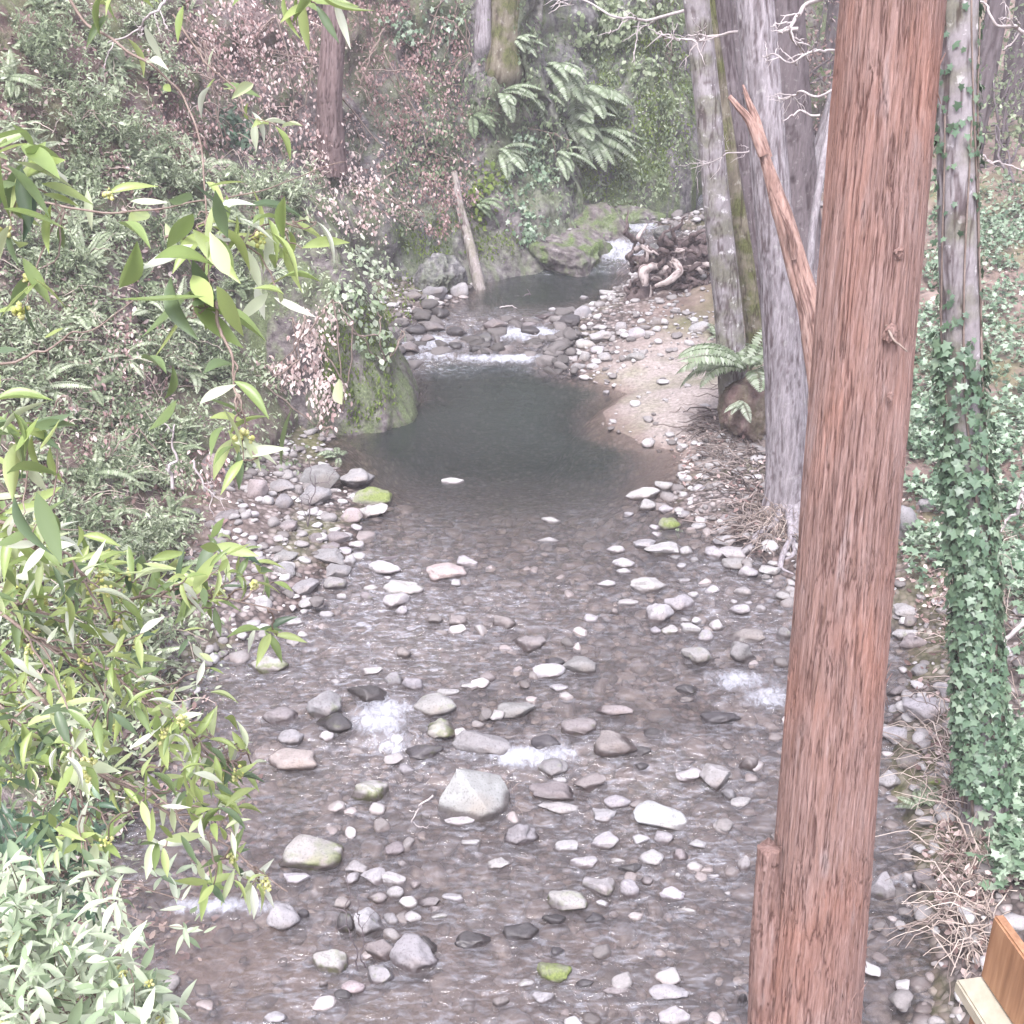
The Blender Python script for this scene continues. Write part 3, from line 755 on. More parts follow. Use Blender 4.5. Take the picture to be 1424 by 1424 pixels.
for it in ST2.replace('\n', ';').split(';'):
    n = it.split()
    if n: add_stone(*[float(x) for x in n[:4]], n[4])
# cobbles nobody could count: the bed seen through the water, and the shingle of the bars
def cobbles(name, box, cond, n, smin, smax, sink, tones, sub=2):
    V0 = [rock_shape(3 if n < 700 else 2, 5000 + i, .32, 7) for i in range(18)]
    allV, allF, tint, wet, k = [], [], [], [], 0
    while k < n:
        N = 20000
        x = RNG.uniform(box[0], box[1], N); y = RNG.uniform(box[2], box[3], N)
        z, d, right, e, dep = ground_parts(x, y)
        ok = np.nonzero(cond(d, e, right, dep, x, y))[0][:n - k]
        if len(ok) == 0: break
        for i in ok:
            s = smin + (smax - smin) * RNG.random() ** 2.6
            V, F = V0[RNG.integers(18)]
            a = RNG.uniform(0, 6.28); ca, sa = math.cos(a), math.sin(a)
            L = V * s * np.array([1, RNG.uniform(.6, .95), RNG.uniform(.35, .65)])
            L = np.stack([L[:, 0] * ca - L[:, 1] * sa, L[:, 0] * sa + L[:, 1] * ca, L[:, 2]], -1) + np.array([x[i], y[i], z[i] + s * sink])
            allV.append(L); allF.append(F + k * len(V)); tint.append(np.full(len(V), RNG.choice(tones) + RNG.uniform(-.08, .08)))
            k += 1
    AV = np.concatenate(allV); wet = [1 - sstep(0, .025, AV[:, 2] - zw(AV[:, 1]) - .012)]
    me = make_mesh(name, np.concatenate(allV), [np.concatenate(allF)], M['cobble'], {'tint': np.concatenate(tint), 'wet': np.concatenate(wet)})
    return tag(link(name, me), kind='stuff')
def cobble_mat():
    m = NT('bed_cobble'); c = m.coord()
    n2 = m.noise(c, 70, 3, .7); n1 = m.noise(c, 12, 3)
    col = m.ramp(m.attr('tint'), [(0, (.07, .064, .06)), (.35, (.17, .155, .148)), (.7, (.30, .285, .278)), (1, (.46, .45, .445))])
    col = m.mix(.5, col, m.ramp(n2, [(.3, (.6, .6, .6)), (.6, (1.15, 1.15, 1.15))]), 'MULTIPLY')
    wet = m.attr('wet')
    col = m.mix(wet, col, m.mix(1.0, col, (.78, .71, .69), 'MULTIPLY'))
    return m.done(m.bsdf(col, m.math('SUBTRACT', .85, m.math('MULTIPLY', wet, .45)), m.bump(n1, .3, .01), .35))
M['cobble'] = cobble_mat()
def rand(x): return RNG.random(len(x))
def not_sand(x, y): return np.hypot((x - sp[0]) / 1.25, (y - sp[1]) / 1.35) > 1
cobbles('riverbed_cobbles', (-3, 3.6, 5.0, 12.8), lambda d, e, r, dep, x, y: (d > .05) & ~((y < 6.3) & (x < -.6) & (rand(x) < .85)), 2300, .03, .16, -.05, [.15, .3, .4, .55, .65])
cobbles('creek_cobbles', (-2.6, 3.4, 5.2, 11.6), lambda d, e, r, dep, x, y: (d > .1) & (fbm(np.stack([x * .9, y * .9, 0 * x], -1), 2, 66) > .05), 620, .035, .085, 1.9, [.25, .4, .55, .7, .85])
cobbles('cascade_cobbles', (-2.6, 1.5, 16.7, 21.8), lambda d, e, r, dep, x, y: (d > 0) & ((y < 18.9) | (y > 22.3)), 620, .05, .19, .75, [.02, .08, .16, .3])
cobbles('shingle', (-6, 6, 4.5, 25), lambda d, e, r, dep, x, y: (d <= .05) & (e < np.where(~r, 1.9, np.where(y < 10.2, .9, np.where(y < 16.4, 1.6, 4.0))) * rand(x) ** .6 * 1.2) & (not_sand(x, y) | (rand(x) < .12)), 5200, .018, .10, .25, [.25, .45, .6, .75, .9])
cobbles('upstream_shingle', (.8, 7, 22, 30), lambda d, e, r, dep, x, y: (d <= 0) & r, 500, .05, .22, .2, [.3, .5, .7, .85])
# ------------------------------------------------------------------ trees
def trunk_mesh(path, rad, sides, rows, seed, ridge, freq, zfreq, flare=None, slow=.06):
    """a tapered trunk along a path of world points, with a furrowed surface; returns V, F, crack"""
    path = np.asarray(path, float); n = rows
    L = np.r_[0, np.cumsum(np.linalg.norm(np.diff(path, axis=0), axis=1))]
    s = np.linspace(0, L[-1], n)
    P = np.stack([np.interp(s, L, path[:, k]) for k in range(3)], -1)
    for _ in range(max(2, n // 40)): P[1:-1] = .25 * P[:-2] + .5 * P[1:-1] + .25 * P[2:]
    r = np.interp(s, np.linspace(0, L[-1], len(rad)), rad)
    th = np.linspace(0, 2 * np.pi, sides, endpoint=False)
    TH, SS = np.meshgrid(th, s); RR = np.repeat(r[:, None], sides, 1)
    c = np.stack([np.cos(TH) * RR * freq, np.sin(TH) * RR * freq, SS * zfreq], -1).reshape(-1, 3)
    c = c + .35 * np.stack([vnoise(c * np.array([.25, .25, 1.2]), seed + 5)] * 3, -1)
    f1 = fbm(c, 4, seed, .55).reshape(n, sides)
    f2 = fbm(c * np.array([2.3, 2.3, 1.7]) + 31, 3, seed + 13).reshape(n, sides)
    crack = -np.exp(-(f1 / .06) ** 2) * .7 - .4 * np.exp(-(f2 / .07) ** 2) + .4 * f1 + .3 * f2
    big = fbm(np.stack([np.cos(TH) * 1.3, np.sin(TH) * 1.3, SS * .5], -1).reshape(-1, 3), 2, seed + 9).reshape(n, sides)
    rad2 = RR * (1 + slow * big) + ridge * crack
    if flare is not None: rad2 = rad2 * flare(TH, SS / L[-1], s)
    T = unit(np.gradient(P, axis=0)); A = unit(np.cross(np.array([0, 1.0, 0]), T)); Bv = np.cross(T, A)
    V = P[:, None] + rad2[..., None] * (np.cos(TH)[..., None] * A[:, None] + np.sin(TH)[..., None] * Bv[:, None])
    i = np.arange(n - 1)[:, None] * sides; j = np.arange(sides)[None]; j2 = (j + 1) % sides
    F = np.stack([i + j, i + j2, i + sides + j2, i + sides + j], -1).reshape(-1, 4)
    V = V.reshape(-1, 3)
    top = len(V); V = np.vstack([V, P[-1:] + T[-1:] * r[-1] * .2])
    k = np.arange(sides); tf = np.stack([(n - 1) * sides + k, (n - 1) * sides + (k + 1) % sides, np.full(sides, top)], -1)
    cr = np.r_[(.62 + .9 * crack).ravel(), .5]
    return V, [F, tf], np.clip(cr, 0, 1)
def trunk_obj(name, mat, parent, *a, **k):
    V, F, cr = trunk_mesh(*a, **k)
    return link(name, make_mesh(name, V - (np.array(parent.location) if parent else 0), F, mat, {'crack': cr, 'tint': cr}), parent)
def local(parent, P): return np.asarray(P, float) - np.array(parent.location)
def wig(P, n, amp, seed):
    """subdivide a polyline and make it wander"""
    P = np.asarray(P, float); L = np.r_[0, np.cumsum(np.linalg.norm(np.diff(P, axis=0), axis=1))]
    s = np.linspace(0, L[-1], n); Q = np.stack([np.interp(s, L, P[:, k]) for k in range(3)], -1)
    for _ in range(3): Q[1:-1] = .25 * Q[:-2] + .5 * Q[1:-1] + .25 * Q[2:]
    w = np.stack([fbm(np.stack([s / L[-1] * 5 + seed * 3.7, s * 0 + k * 9.1, s * 0], -1), 3, seed + k) for k in range(3)], -1)
    env = np.sin(np.pi * np.clip(s / L[-1], 0, 1)) ** .5
    return Q + w * amp * env[:, None]

# the redwood in front
b0 = np.array([1.47, 4.22, gz(1.47, 4.22) - .25])
p1 = py(1125, 1424, 4.3); p2_ = py(1182, 712, 4.45); p3_ = py(1241, 0, 4.62)
topd = (p3_ - p1) / (p3_[2] - p1[2])
rw = empty('redwood_tree', (b0[0], b0[1], gz(1.47, 4.22)), 'tall redwood with stringy reddish bark, nearest trunk, standing right of the stream', 'tree')
path = [b0, p1, p2_, p3_, p3_ + topd * 4, p3_ + topd * 10]
def rw_flare(TH, t, s): return 1 + .55 * np.exp(-np.maximum(s[:, None], 0) / .35) * (1 + .3 * np.cos(5 * TH))
trunk_obj('trunk', M['redwood'], rw, path, [.25, .225, .195, .178, .16, .145, .12, .10, .085], 560, 1600, 7, .009, 46, 2.3, flare=rw_flare, slow=.035)
# strips of peeling bark
mb = MB()
rg = np.random.default_rng(5)
for _ in range(760):
    t = rg.uniform(.05, .62); s_ = t * 16
    P0 = np.array([np.interp(t, [0, .08, .31, .6, .8, 1], [p[k] for p in path[:6]]) for k in range(3)])
    z = rg.uniform(b0[2] + .3, p3_[2] + 1.0)
    f = (z - p1[2]) / (p3_[2] - p1[2]); C = p1 + (p3_ - p1) * f
    r = np.interp(f, [0, .5, 1, 1.5], [.218, .182, .160, .150]) + .004
    a = rg.uniform(-np.pi, 0)
    L = rg.uniform(.05, .22); k = 5
    u_ = np.linspace(0, 1, k); lift = (rg.uniform(.002, .014) if rg.random() < .8 else rg.uniform(.015, .035)) * np.abs(u_ - .5) ** 1.5 * 2.5
    aa = a + rg.normal(0, .04) * u_
    Q = C[None] + np.stack([np.cos(aa) * (r + lift), np.sin(aa) * (r + lift), (u_ - .5) * L], -1) + topd[None] * np.array([1, 1, 0]) * ((u_ - .5) * L)[:, None]
    mb.tube(local(rw, Q), [.0012, rg.uniform(.0025, .006), .001], 4, rg.uniform(.55, 1))
o = link('bark_strips', make_mesh('bark_strips', np.concatenate(mb.v), [np.concatenate(f) for f in mb.f.values()], M['redwood'], {'crack': np.concatenate(mb.a)}), rw)
o['kind'] = 'stuff'
# dead side stem fused to the trunk's left, with its broken top
q0 = py(1062, 1440, 4.28); q1 = py(1066, 1290, 4.27); q2 = py(1070, 1178, 4.27)
dd = (q2 - q0) / np.linalg.norm(q2 - q0)
V, F, cr = trunk_mesh([q0 - dd * 1.2, q0, q1, q2], [.085, .082, .078, .072, .05], 72, 260, 41, .010, 40, 2.4, slow=.1)
topm = V[:, 2] > q2[2] - .06
V[topm, 2] += .03 * fbm(V[topm] * 30, 2, 77)
link('side_stem', make_mesh('side_stem', V - np.array(rw.location), F, M['redwood'], {'crack': cr * .8}), rw)
def knot(u, v, y, r, seed):
    p = py(u, v, y); V, F = rock_shape(4, seed, .35, 3)
    Q = V * np.array([r, r * .7, r * 1.3]); Q = Q + .25 * r * fbm(V * 4, 2, seed)[:, None]
    link('knot', make_mesh('knot', Q + local(rw, p), [F], M['redwood'], {'crack': np.clip(.5 + .6 * fbm(V * 5, 2, seed), 0, 1)}), rw)
for a in ((1240, 466, 4.315, .034, 3), (1249, 352, 4.365, .022, 4), (1238, 552, 4.29, .016, 5)): knot(*a)
a0 = py(1232, 452, 4.35); mb = MB(); mb.tube(local(rw, wig([a0, py(1240, 470, 4.26), py(1262, 489, 4.22)], 10, .005, 4)), [.007, .003], 6)
link('twig_stub', make_mesh('twig_stub', np.concatenate(mb.v), [np.concatenate(f) for f in mb.f.values()], M['twig'], {'crack': np.full(mb.n, .6)}), rw)

def simple_tree(name, label, mat, pts, rad, seed, sides=72, rows=260, ridge=.008, freq=10, zfreq=1.2, flare=.6, fl=.3, roots=0, lobes=5, cat='tree', slow=.05, up=5.0):
    """pts: (u, v, y) from the foot upwards"""
    P = [py(u, v, y) for u, v, y in pts]
    foot = P[0].copy(); d = (P[-1] - P[-2]) / np.linalg.norm(P[-1] - P[-2])
    g = hit_down(foot[0], foot[1], foot[2] + 1.0); foot[2] = g[2]
    t = empty(name, foot, label, cat)
    full = [foot - np.array([0, 0, .25])] + P + ([P[-1] + d * up] if up else [])
    fn = lambda TH, tt_, s: 1 + flare * np.exp(-s[:, None] / fl) * (1 + .35 * np.cos(lobes * TH + seed))
    trunk_obj('trunk', mat, t, full, rad, sides, rows, seed, ridge, freq, zfreq, flare=fn, slow=slow)
    rg = np.random.default_rng(seed)
    for k in range(roots):
        a = rg.uniform(-2.9, .5); L = rg.uniform(.5, 1.3); r0 = rad[0]
        pts_ = []
        for q in np.linspace(0, 1, 7):
            aa = a + .5 * q * rg.uniform(-1, 1); x = foot[0] + math.cos(aa) * (r0 * .7 + L * q); y = foot[1] + math.sin(aa) * (r0 * .7 + L * q)
            pts_.append([x, y, hit_down(x, y, foot[2] + 2)[2] + .03 * (1 - q) + .12 * (1 - q) ** 3 - .02 * q])
        mb = MB(); mb.tube(local(t, wig(pts_, 24, .05, seed + k)), [.05, .03, .012], 7)
        link('root', make_mesh('root', np.concatenate(mb.v), [np.concatenate(f) for f in mb.f.values()], mat, {'crack': np.full(mb.n, .6)}), t)
    return t
alder = simple_tree('alder_tree', 'pale speckled alder trunk with moss patches, leaning left beside the sandbar', M['alder'], [(1024, 590, 14.3), (1012, 430, 14.3), (998, 300, 14.3), (985, 150, 14.35), (968, 0, 14.4)], [.19, .165, .15, .14, .13, .12, .10], 7, ridge=.006, freq=8, zfreq=2, roots=5, flare=.4)
greyt = simple_tree('furrowed_tree', 'grey tree with furrowed bark and spreading roots beside the redwood', M['grey_bark'], [(1098, 694, 11.9), (1093, 560, 11.9), (1085, 400, 11.95), (1068, 200, 12.0), (1050, 0, 12.1)], [.24, .20, .185, .17, .15, .13, .11], 8, ridge=.014, freq=16, zfreq=1.3, roots=9, flare=.45)
mosst = simple_tree('slender_tree', 'slender moss-covered trunk leaning between the alder and the furrowed tree', M['moss_bark'], [(1050, 470, 15.2), (1038, 370, 15.2), (1020, 260, 15.3), (1004, 150, 15.5), (985, 20, 15.6)], [.115, .105, .10, .092, .085, .08], 9, 48, 180, .006, 8, 2)
darkt = simple_tree('dark_tree', 'dark purplish trunk leaning behind the moss-covered slender trunk', M['dark_bark'], [(1072, 450, 16.6), (1050, 330, 16.7), (1030, 200, 16.8), (1010, 80, 17), (1000, -40, 17)], [.14, .13, .125, .12, .11, .10], 10, 48, 180, .012, 12, 1.4)
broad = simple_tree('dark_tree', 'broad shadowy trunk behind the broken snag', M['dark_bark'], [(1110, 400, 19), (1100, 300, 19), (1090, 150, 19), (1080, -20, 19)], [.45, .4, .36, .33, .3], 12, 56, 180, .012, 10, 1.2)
pale = simple_tree('slender_tree', 'thin pale trunk showing between the furrowed tree and the redwood', M['grey_bark'], [(1113, 600, 13), (1124, 480, 13), (1128, 330, 13.2), (1150, 190, 13.4), (1170, 80, 13.6)], [.05, .042, .04, .036, .03], 13, 28, 100, .003, 8, 1, flare=.2)
bent = simple_tree('slender_tree', 'thin grey trunk leaning right behind the broken snag', M['grey_bark'], [(1104, 330, 20), (1118, 270, 20), (1140, 205, 20), (1165, 120, 20)], [.12, .11, .10, .09], 14, 28, 100, .004, 8, 1, flare=.2)
leanlog = simple_tree('leaning_log', 'pale dead trunk leaning against the cliff with its foot in the upper pool', M['snag2'], [(668, 405, 20.2), (655, 345, 20.5), (640, 290, 20.9), (632, 240, 21.2)], [.10, .095, .085, .07, .05], 15, 32, 120, .006, 10, 1.3, flare=.1, cat='dead trunk', up=0)
# the broken snag
sn = empty('broken_snag', hit_down(*py(1190, 745, 10.6)[:2], 6), 'splintered reddish dead snag leaning left in front of the furrowed tree', 'dead tree')
P = [np.array(sn.location) - np.array([0, 0, .1])] + [py(u, v, y) for u, v, y in ((1128, 430, 10.7), (1112, 380, 10.75), (1092, 310, 10.8), (1070, 240, 10.85), (1052, 180, 10.9))]
trunk_obj('trunk', M['snag'], sn, P, [.17, .15, .135, .115, .11, .09, .03], 72, 200, 16, .014, 14, 1.0, slow=.16)
for pts, rr in (([(1062, 215, 10.84), (1042, 165, 10.86), (1014, 134, 10.9)], [.045, .035, .018]), ([(1066, 220, 10.95), (1050, 165, 11), (1033, 118, 11.05)], [.05, .04, .008]), ([(1104, 360, 10.65), (1098, 320, 10.6), (1082, 285, 10.6)], [.02, .03, .006])):
    V, F, cr = trunk_mesh(wig([py(*p) for p in pts], 12, .008, len(pts)), rr, 24, 60, 17 + len(pts), .006, 18, 1.2, slow=.2)
    link('splinter', make_mesh('splinter', V - np.array(sn.location), F, M['snag'], {'crack': cr}), sn)
# trunk wrapped in ivy
ivt = simple_tree('ivy_clad_tree', 'grey trunk wrapped in ivy on the right bank', M['alder'], [(1374, 1120, 7.0), (1356, 820, 7.05), (1338, 540, 7.1), (1332, 330, 7.15), (1330, 150, 7.2), (1333, 0, 7.25)], [.16, .125, .112, .108, .105, .105, .1, .09], 18, 96, 400, .006, 10, 1.6, flare=.35)
# reddish stump high on the left slope
stp = py(462, 190, 17.5); h_ = hit(458, 195)
stump = empty('old_trunk', h_[0], 'dull brown ragged old trunk among dead leaves high on the left slope', 'tree')
y_ = h_[0][1] - .1
trunk_obj('trunk', M['old_trunk'], stump, [h_[0] - np.array([0, 0, .5]), py(458, 130, y_), py(464, 50, y_ + .1), py(470, -60, y_ + .2)], [.26, .2, .19, .18, .17], 90, 240, 19, .02, 18, 1.2, slow=.12)
# trunks growing from the cliff top
cl = [(700, 95, 2.0, .26, 'moss_bark', 'stout mossy trunk rooted on the cliff above the ferns'), (672, 60, 2.0, .12, 'grey_bark', 'thin grey trunk left of the stout mossy trunk on the cliff')]
for i, (u, v, up_, r, mt, lb) in enumerate(cl):
    h_ = hit(u, v); g = h_[0]
    t = empty('cliff_tree', g, lb, 'tree')
    trunk_obj('trunk', M[mt], t, [g + np.array([-.1, .4, -.8]), g + np.array([0, -.05, 0]), g + np.array([.03, -.1, 1.5]), g + np.array([.1, 0, up_ + 4])], [r * 1.2, r, r * .9, r * .8], 48, 160, 20 + i, .012, 9, 1.3, flare=lambda TH, t_, s: 1 + .3 * np.exp(-np.abs(s[:, None] - .9) / .3))
# far trunks of the wood upstream
FT = [(1010, 262, 27, .22), (1180, 250, 27, .3), (1345, 235, 24, .2), (1398, 215, 29, .3), (1420, 240, 26, .15), (1140, 235, 31, .2), (1310, 200, 33, .25), (1060, 240, 33, .25), (930, 60, 30, .2)]
FL = ['far trunk upstream left of the alder foot', 'far trunk showing behind the redwood', 'far thin trunk right of the ivy-clad tree', 'far dark trunk near the right edge', 'far slim trunk cut by the right edge', 'far trunk behind the bent grey trunk', 'far trunk beside the redwood in the dim wood', 'far trunk behind the furrowed tree', 'far trunk on the slope behind the mossy cliff']
for i, (u, v, y, r) in enumerate(FT):
    g = py(u, v, y); g[2] = hit_down(g[0], g[1])[2]
    t = empty('forest_tree', g, FL[i], 'tree', 'trunks of the wood upstream')
    lx = random.uniform(-.5, .5)
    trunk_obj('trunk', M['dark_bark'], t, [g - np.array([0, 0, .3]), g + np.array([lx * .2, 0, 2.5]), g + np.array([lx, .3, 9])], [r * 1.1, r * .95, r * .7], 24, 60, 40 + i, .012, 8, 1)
# driftwood root wad by the little fall
c0 = pw(925, 425); wad = empty('root_wad', (c0[0], c0[1], c0[2]), 'tangled dark driftwood root wad on the bank beside the small waterfall', 'driftwood')
rg = np.random.default_rng(31)
def wadtube(name, pts, r, mat, sides=9, amp=.05, seed=0):
    Q = wig(pts, 26, amp, seed); V, F, cr = trunk_mesh(Q, r, sides * 2, 40, seed + 60, .012, 14, 1.5, slow=.25)
    link(name, make_mesh(name, V - np.array(wad.location), F, M[mat], {'crack': cr}), wad)
Yw = c0[1]
wadtube('stump', [py(872, 448, Yw - .15), py(905, 400, Yw), py(940, 372, Yw + .25), py(985, 345, Yw + .8)], [.16, .30, .36, .24], 'drift', 14, .05, 1)
wadtube('root', [py(868, 450, Yw - .25), py(888, 415, Yw - .25), py(905, 390, Yw - .1)], [.12, .18, .15], 'drift', 9, .05, 2)
wadtube('root', [py(900, 452, Yw - .3), py(922, 428, Yw - .3), py(948, 405, Yw - .1)], [.12, .18, .15], 'drift', 9, .05, 77)
wadtube('root', [py(898, 398, Yw - .5), py(895, 380, Yw - .45), py(905, 368, Yw - .3), py(915, 372, Yw - .2)], [.05, .09, .07, .05], 'bleached', 9, .05, 3)
wadtube('root', [py(912, 398, Yw - .5), py(932, 392, Yw - .55), py(948, 375, Yw - .45), py(935, 360, Yw - .2)], [.03, .06, .06, .05], 'bleached', 9, .04, 4)
for k in range(85):
    u, v = rg.uniform(872, 992), rg.uniform(328, 452)
    a = rg.uniform(-2.6, .5); L = rg.uniform(18, 55)
    wadtube('root', [py(u, v, Yw - .1), py(u + L * .5 * math.cos(a), v + L * .4 * math.sin(a), Yw - .35), py(u + L * math.cos(a + .5), v + L * math.sin(a + .5), Yw + rg.uniform(-.4, .1))], [rg.uniform(.03, .09), .035, .012], 'bleached' if rg.random() < .12 else 'drift', 6, .08, 10 + k)
for k, (a, b, r, lb) in enumerate((((960, 352, 20.8), (1010, 345, 21.6), .10, 'grey log lying topmost behind the root wad'), ((955, 372, 20.3), (1015, 366, 20.9), .11, 'pale log under the topmost one behind the root wad'), ((965, 392, 19.8), (1020, 388, 20.3), .09, 'dark log at the bottom of the pile behind the root wad'), ((960, 338, 21.6), (975, 400, 19.9), .06, 'thin pale branch propped upright against the log pile'))):
    A, B_ = py(*a), py(*b); lg = empty('drift_log', A, lb, 'log', 'logs piled behind the root wad')
    V, F, cr = trunk_mesh(wig([A, (A + B_) / 2 + np.array([0, 0, .03]), B_], 16, .05, k), [r, r * 1.1, r * .7], 24, 60, 90 + k, .01, 12, 1.2, slow=.15)
    link('log', make_mesh('log', V - np.array(lg.location), F, M['bleached' if k != 2 else 'drift'], {'crack': cr}), lg)
# mossy boulders and the mossy log by the fall
def placed_rock(name, u, v, y, r, label, soil, moss, seed, sub=6, rough=.26, cat='boulder', tilt=0.0):
    c = py(u, v, y); V, F = rock_shape(sub, seed, rough, 5); L = V * np.array(r); ct, st_ = math.cos(tilt), math.sin(tilt)
    L = np.stack([L[:, 0] * ct - L[:, 2] * st_, L[:, 1], L[:, 0] * st_ + L[:, 2] * ct], -1)
    L = L + unit(V) * (.10 * fbm(V * 3, 4, seed) + .16 * (1 - 2 * np.abs(fbm(V * np.array([3.2, 3.2, 1.6]) + seed, 4, seed))))[:, None] * min(r)
    o = link(name, make_mesh(name, L, [F], M['cliff'], {'soil': np.full(len(L), soil), 'moss': np.full(len(L), moss)})); o.location = c
    return tag(o, label, cat)
placed_rock('boulder', 806, 360, 21.75, (1.1, .75, .5), 'mossy yellow-green boulder sloping into the pool left of the small waterfall', .25, 1.0, 71, tilt=-.42)
placed_rock('boulder', 826, 318, 22.5, (.9, .6, .45), 'dark mossy boulder behind the yellow-green one left of the waterfall', .3, .9, 72, tilt=-.75)
placed_rock('boulder', 865, 302, 23.2, (.85, .4, .2), 'long low mossy rock across the stream above the waterfall', .2, .9, 73)
placed_rock('boulder', 700, 372, 21.5, (.5, .4, .28), 'pale grey rock at the waterline under the cliff ivy', .0, .3, 75)
placed_rock('boulder', 612, 388, 19.9, (.42, .4, .35), 'smooth grey rock in the hollow under the dead vines', .0, .4, 76)
for i, (u, v, w_, l) in enumerate(((912, 348, .16, 'dark rock at the right side of the small waterfall'), (846, 372, .13, 'wet rock at the left foot of the small waterfall'), (925, 326, .2, 'grey rock on the lip of the small waterfall'))):
    placed_rock('boulder', u, v, 21.5 + .1 * i, (w_, w_ * .8, w_ * .7), l, .0, .2, 80 + i, 4)

placed_rock('root_mound', 1046, 566, 14.0, (.36, .4, .55), 'dark rooty earth mound under the sword fern between alder and furrowed tree', 1.0, .35, 88, cat='mound')
# ------------------------------------------------------------------ plants on the banks
def rot_to(n):                                     # two axes across n
    a = unit(np.cross(n, [0, 0, 1.0])) if abs(n[2]) < .95 else np.array([1.0, 0, 0])
    return a, np.cross(n, a)
def disc_hits(u, v, ru, rv, n, rg, ang=0.0):
    out = []
    ca, sa = math.cos(ang), math.sin(ang)
    for _ in range(n):
        r = math.sqrt(rg.random()) * (1 + .25 * rg.normal() * .4); a = rg.uniform(0, 6.28)
        x, y = ru * r * math.cos(a), rv * r * math.sin(a)
        h = hit(u + x * ca - y * sa, v + x * sa + y * ca)
        if h is not None: out.append(h)
    return np.array([h[0] for h in out]), np.array([h[1] for h in out])
def leaf_bush(name, label, cat, group, blobs, n, size, shape, mat, tint, hang=.7, lift=(.02, .3), seed=0, asp=.55, twigs=10, stemmat='twig', kind=None, part='leaves'):
    """leaves hung in front of the bank; blobs: (u, v, ru, rv, angle) in the photograph, put where the bank really is"""
    rg = np.random.default_rng(seed)
    wsum = sum(b[2] * b[3] for b in blobs); Ps, Ns = [], []
    for b in blobs:
        p, nn = disc_hits(b[0], b[1], b[2], b[3], max(4, int(n * b[2] * b[3] / wsum)), rg, R(b[4]) if len(b) > 4 else 0)
        Ps.append(p); Ns.append(nn)
    P, N = np.concatenate(Ps), np.concatenate(Ns); m = len(P)
    c = P.mean(0)
    if kind == 'stuff': root = None; base = np.zeros(3)
    else:
        root = empty(name, c, label, cat, group); base = c
    # clumping: leaves gather in sprays, darker ones sit deeper
    cl = fbm(P * 3.3, 3, seed + 3)
    keep = cl + rg.normal(0, .16, m) > -.12
    P, N, cl = P[keep], N[keep], cl[keep]; m = len(P)
    li = rg.uniform(lift[0], lift[1], m) * (1 + .7 * cl)
    Q = P + N * li[:, None] + rg.normal(0, .03, (m, 3))
    D = unit(np.stack([rg.normal(0, .5, m), rg.normal(0, .5, m), -hang + rg.normal(0, .35, m)], -1) + N * .3)
    NN = unit(N + rg.normal(0, .55, (m, 3)) + np.array([0, 0, .45]))
    t = np.clip(rg.normal(tint[0], tint[1], m) + .35 * cl, 0, 1)
    L = size * rg.uniform(.5, 1.45, m)
    mb = MB(); mb.leaves(Q - base, D, NN, L, L * asp, shape, t)
    o = mb.build(part if root else name, M[mat], root)
    if root is None: tag(o, kind='stuff'); return o
    tb = MB()
    j = rg.integers(m)
    for k in range(twigs):
        i = j; j = int(np.argmin(np.linalg.norm(Q - Q[i] + np.array([rg.normal(0, .5), rg.normal(0, .2), rg.normal(0, .7)]), axis=1)))
        if np.linalg.norm(Q[i] - Q[j]) < .1: continue
        tb.tube(wig([Q[i] - base, (Q[i] + Q[j]) / 2 - base + N[i] * .08, Q[j] - base], 10, .05, seed + k), [.007, .012], 4)
    if tb.n > 300: link('twigs', make_mesh('twigs', np.concatenate(tb.v), [np.concatenate(f) for f in tb.f.values()], M[stemmat], {'crack': np.full(tb.n, .6)}), root)
    return root

# undergrowth that nobody could count
leaf_bush('leaf_litter', None, None, None, [(120, 250, 200, 260), (330, 150, 190, 190), (120, 700, 170, 300), (560, 120, 130, 170), (200, 1150, 150, 200)], 15000, .06, OVAL, 'litter', (.5, .28), hang=.1, lift=(.0, .05), seed=1, kind='stuff')
leaf_bush('ground_cover', None, None, None, [(60, 500, 110, 200), (200, 420, 130, 150), (100, 350, 190, 330), (110, 850, 190, 300), (420, 330, 120, 120), (60, 1250, 130, 170), (880, 150, 90, 150), (300, 560, 120, 90)], 26000, .055, OVAL, 'feather', (.6, .24), hang=.2, lift=(.0, .18), seed=2, kind='stuff', asp=.4)
leaf_bush('bank_litter', None, None, None, [(1330, 720, 100, 160), (1330, 930, 60, 170), (1365, 1190, 60, 180), (1010, 640, 70, 60), (1060, 720, 50, 50), (1400, 330, 120, 60)], 5200, .055, OVAL, 'litter', (.55, .28), hang=.05, lift=(.0, .03), seed=3, kind='stuff')
leaf_bush('ground_ivy', None, None, None, [(1400, 480, 120, 180), (1290, 560, 50, 130), (1410, 1120, 40, 120), (1420, 640, 60, 70), (1330, 350, 90, 60), (1380, 300, 70, 50), (1300, 760, 40, 60), (1290, 640, 40, 70), (1420, 760, 50, 80), (1580, 480, 130, 200), (1540, 860, 110, 200)], 34000, .065, IVY, 'ivy', (.76, .25), hang=.15, lift=(.02, .16), seed=4, kind='stuff', asp=.95)
leaf_bush('cliff_plants', None, None, None, [(690, 150, 110, 150), (850, 170, 110, 160), (600, 250, 70, 110), (930, 60, 60, 100)], 11000, .075, OVAL, 'feather', (.26, .22), hang=.8, lift=(.0, .16), seed=6, kind='stuff', asp=.5)
leaf_bush('cliff_moss', None, None, None, [(870, 150, 60, 150, 15), (500, 500, 50, 90), (560, 420, 40, 40), (640, 330, 90, 35), (930, 120, 40, 120)], 11000, .055, BLADE, 'moss_leaf', (.36, .22), hang=.9, lift=(0, .05), seed=5, kind='stuff', asp=.5)

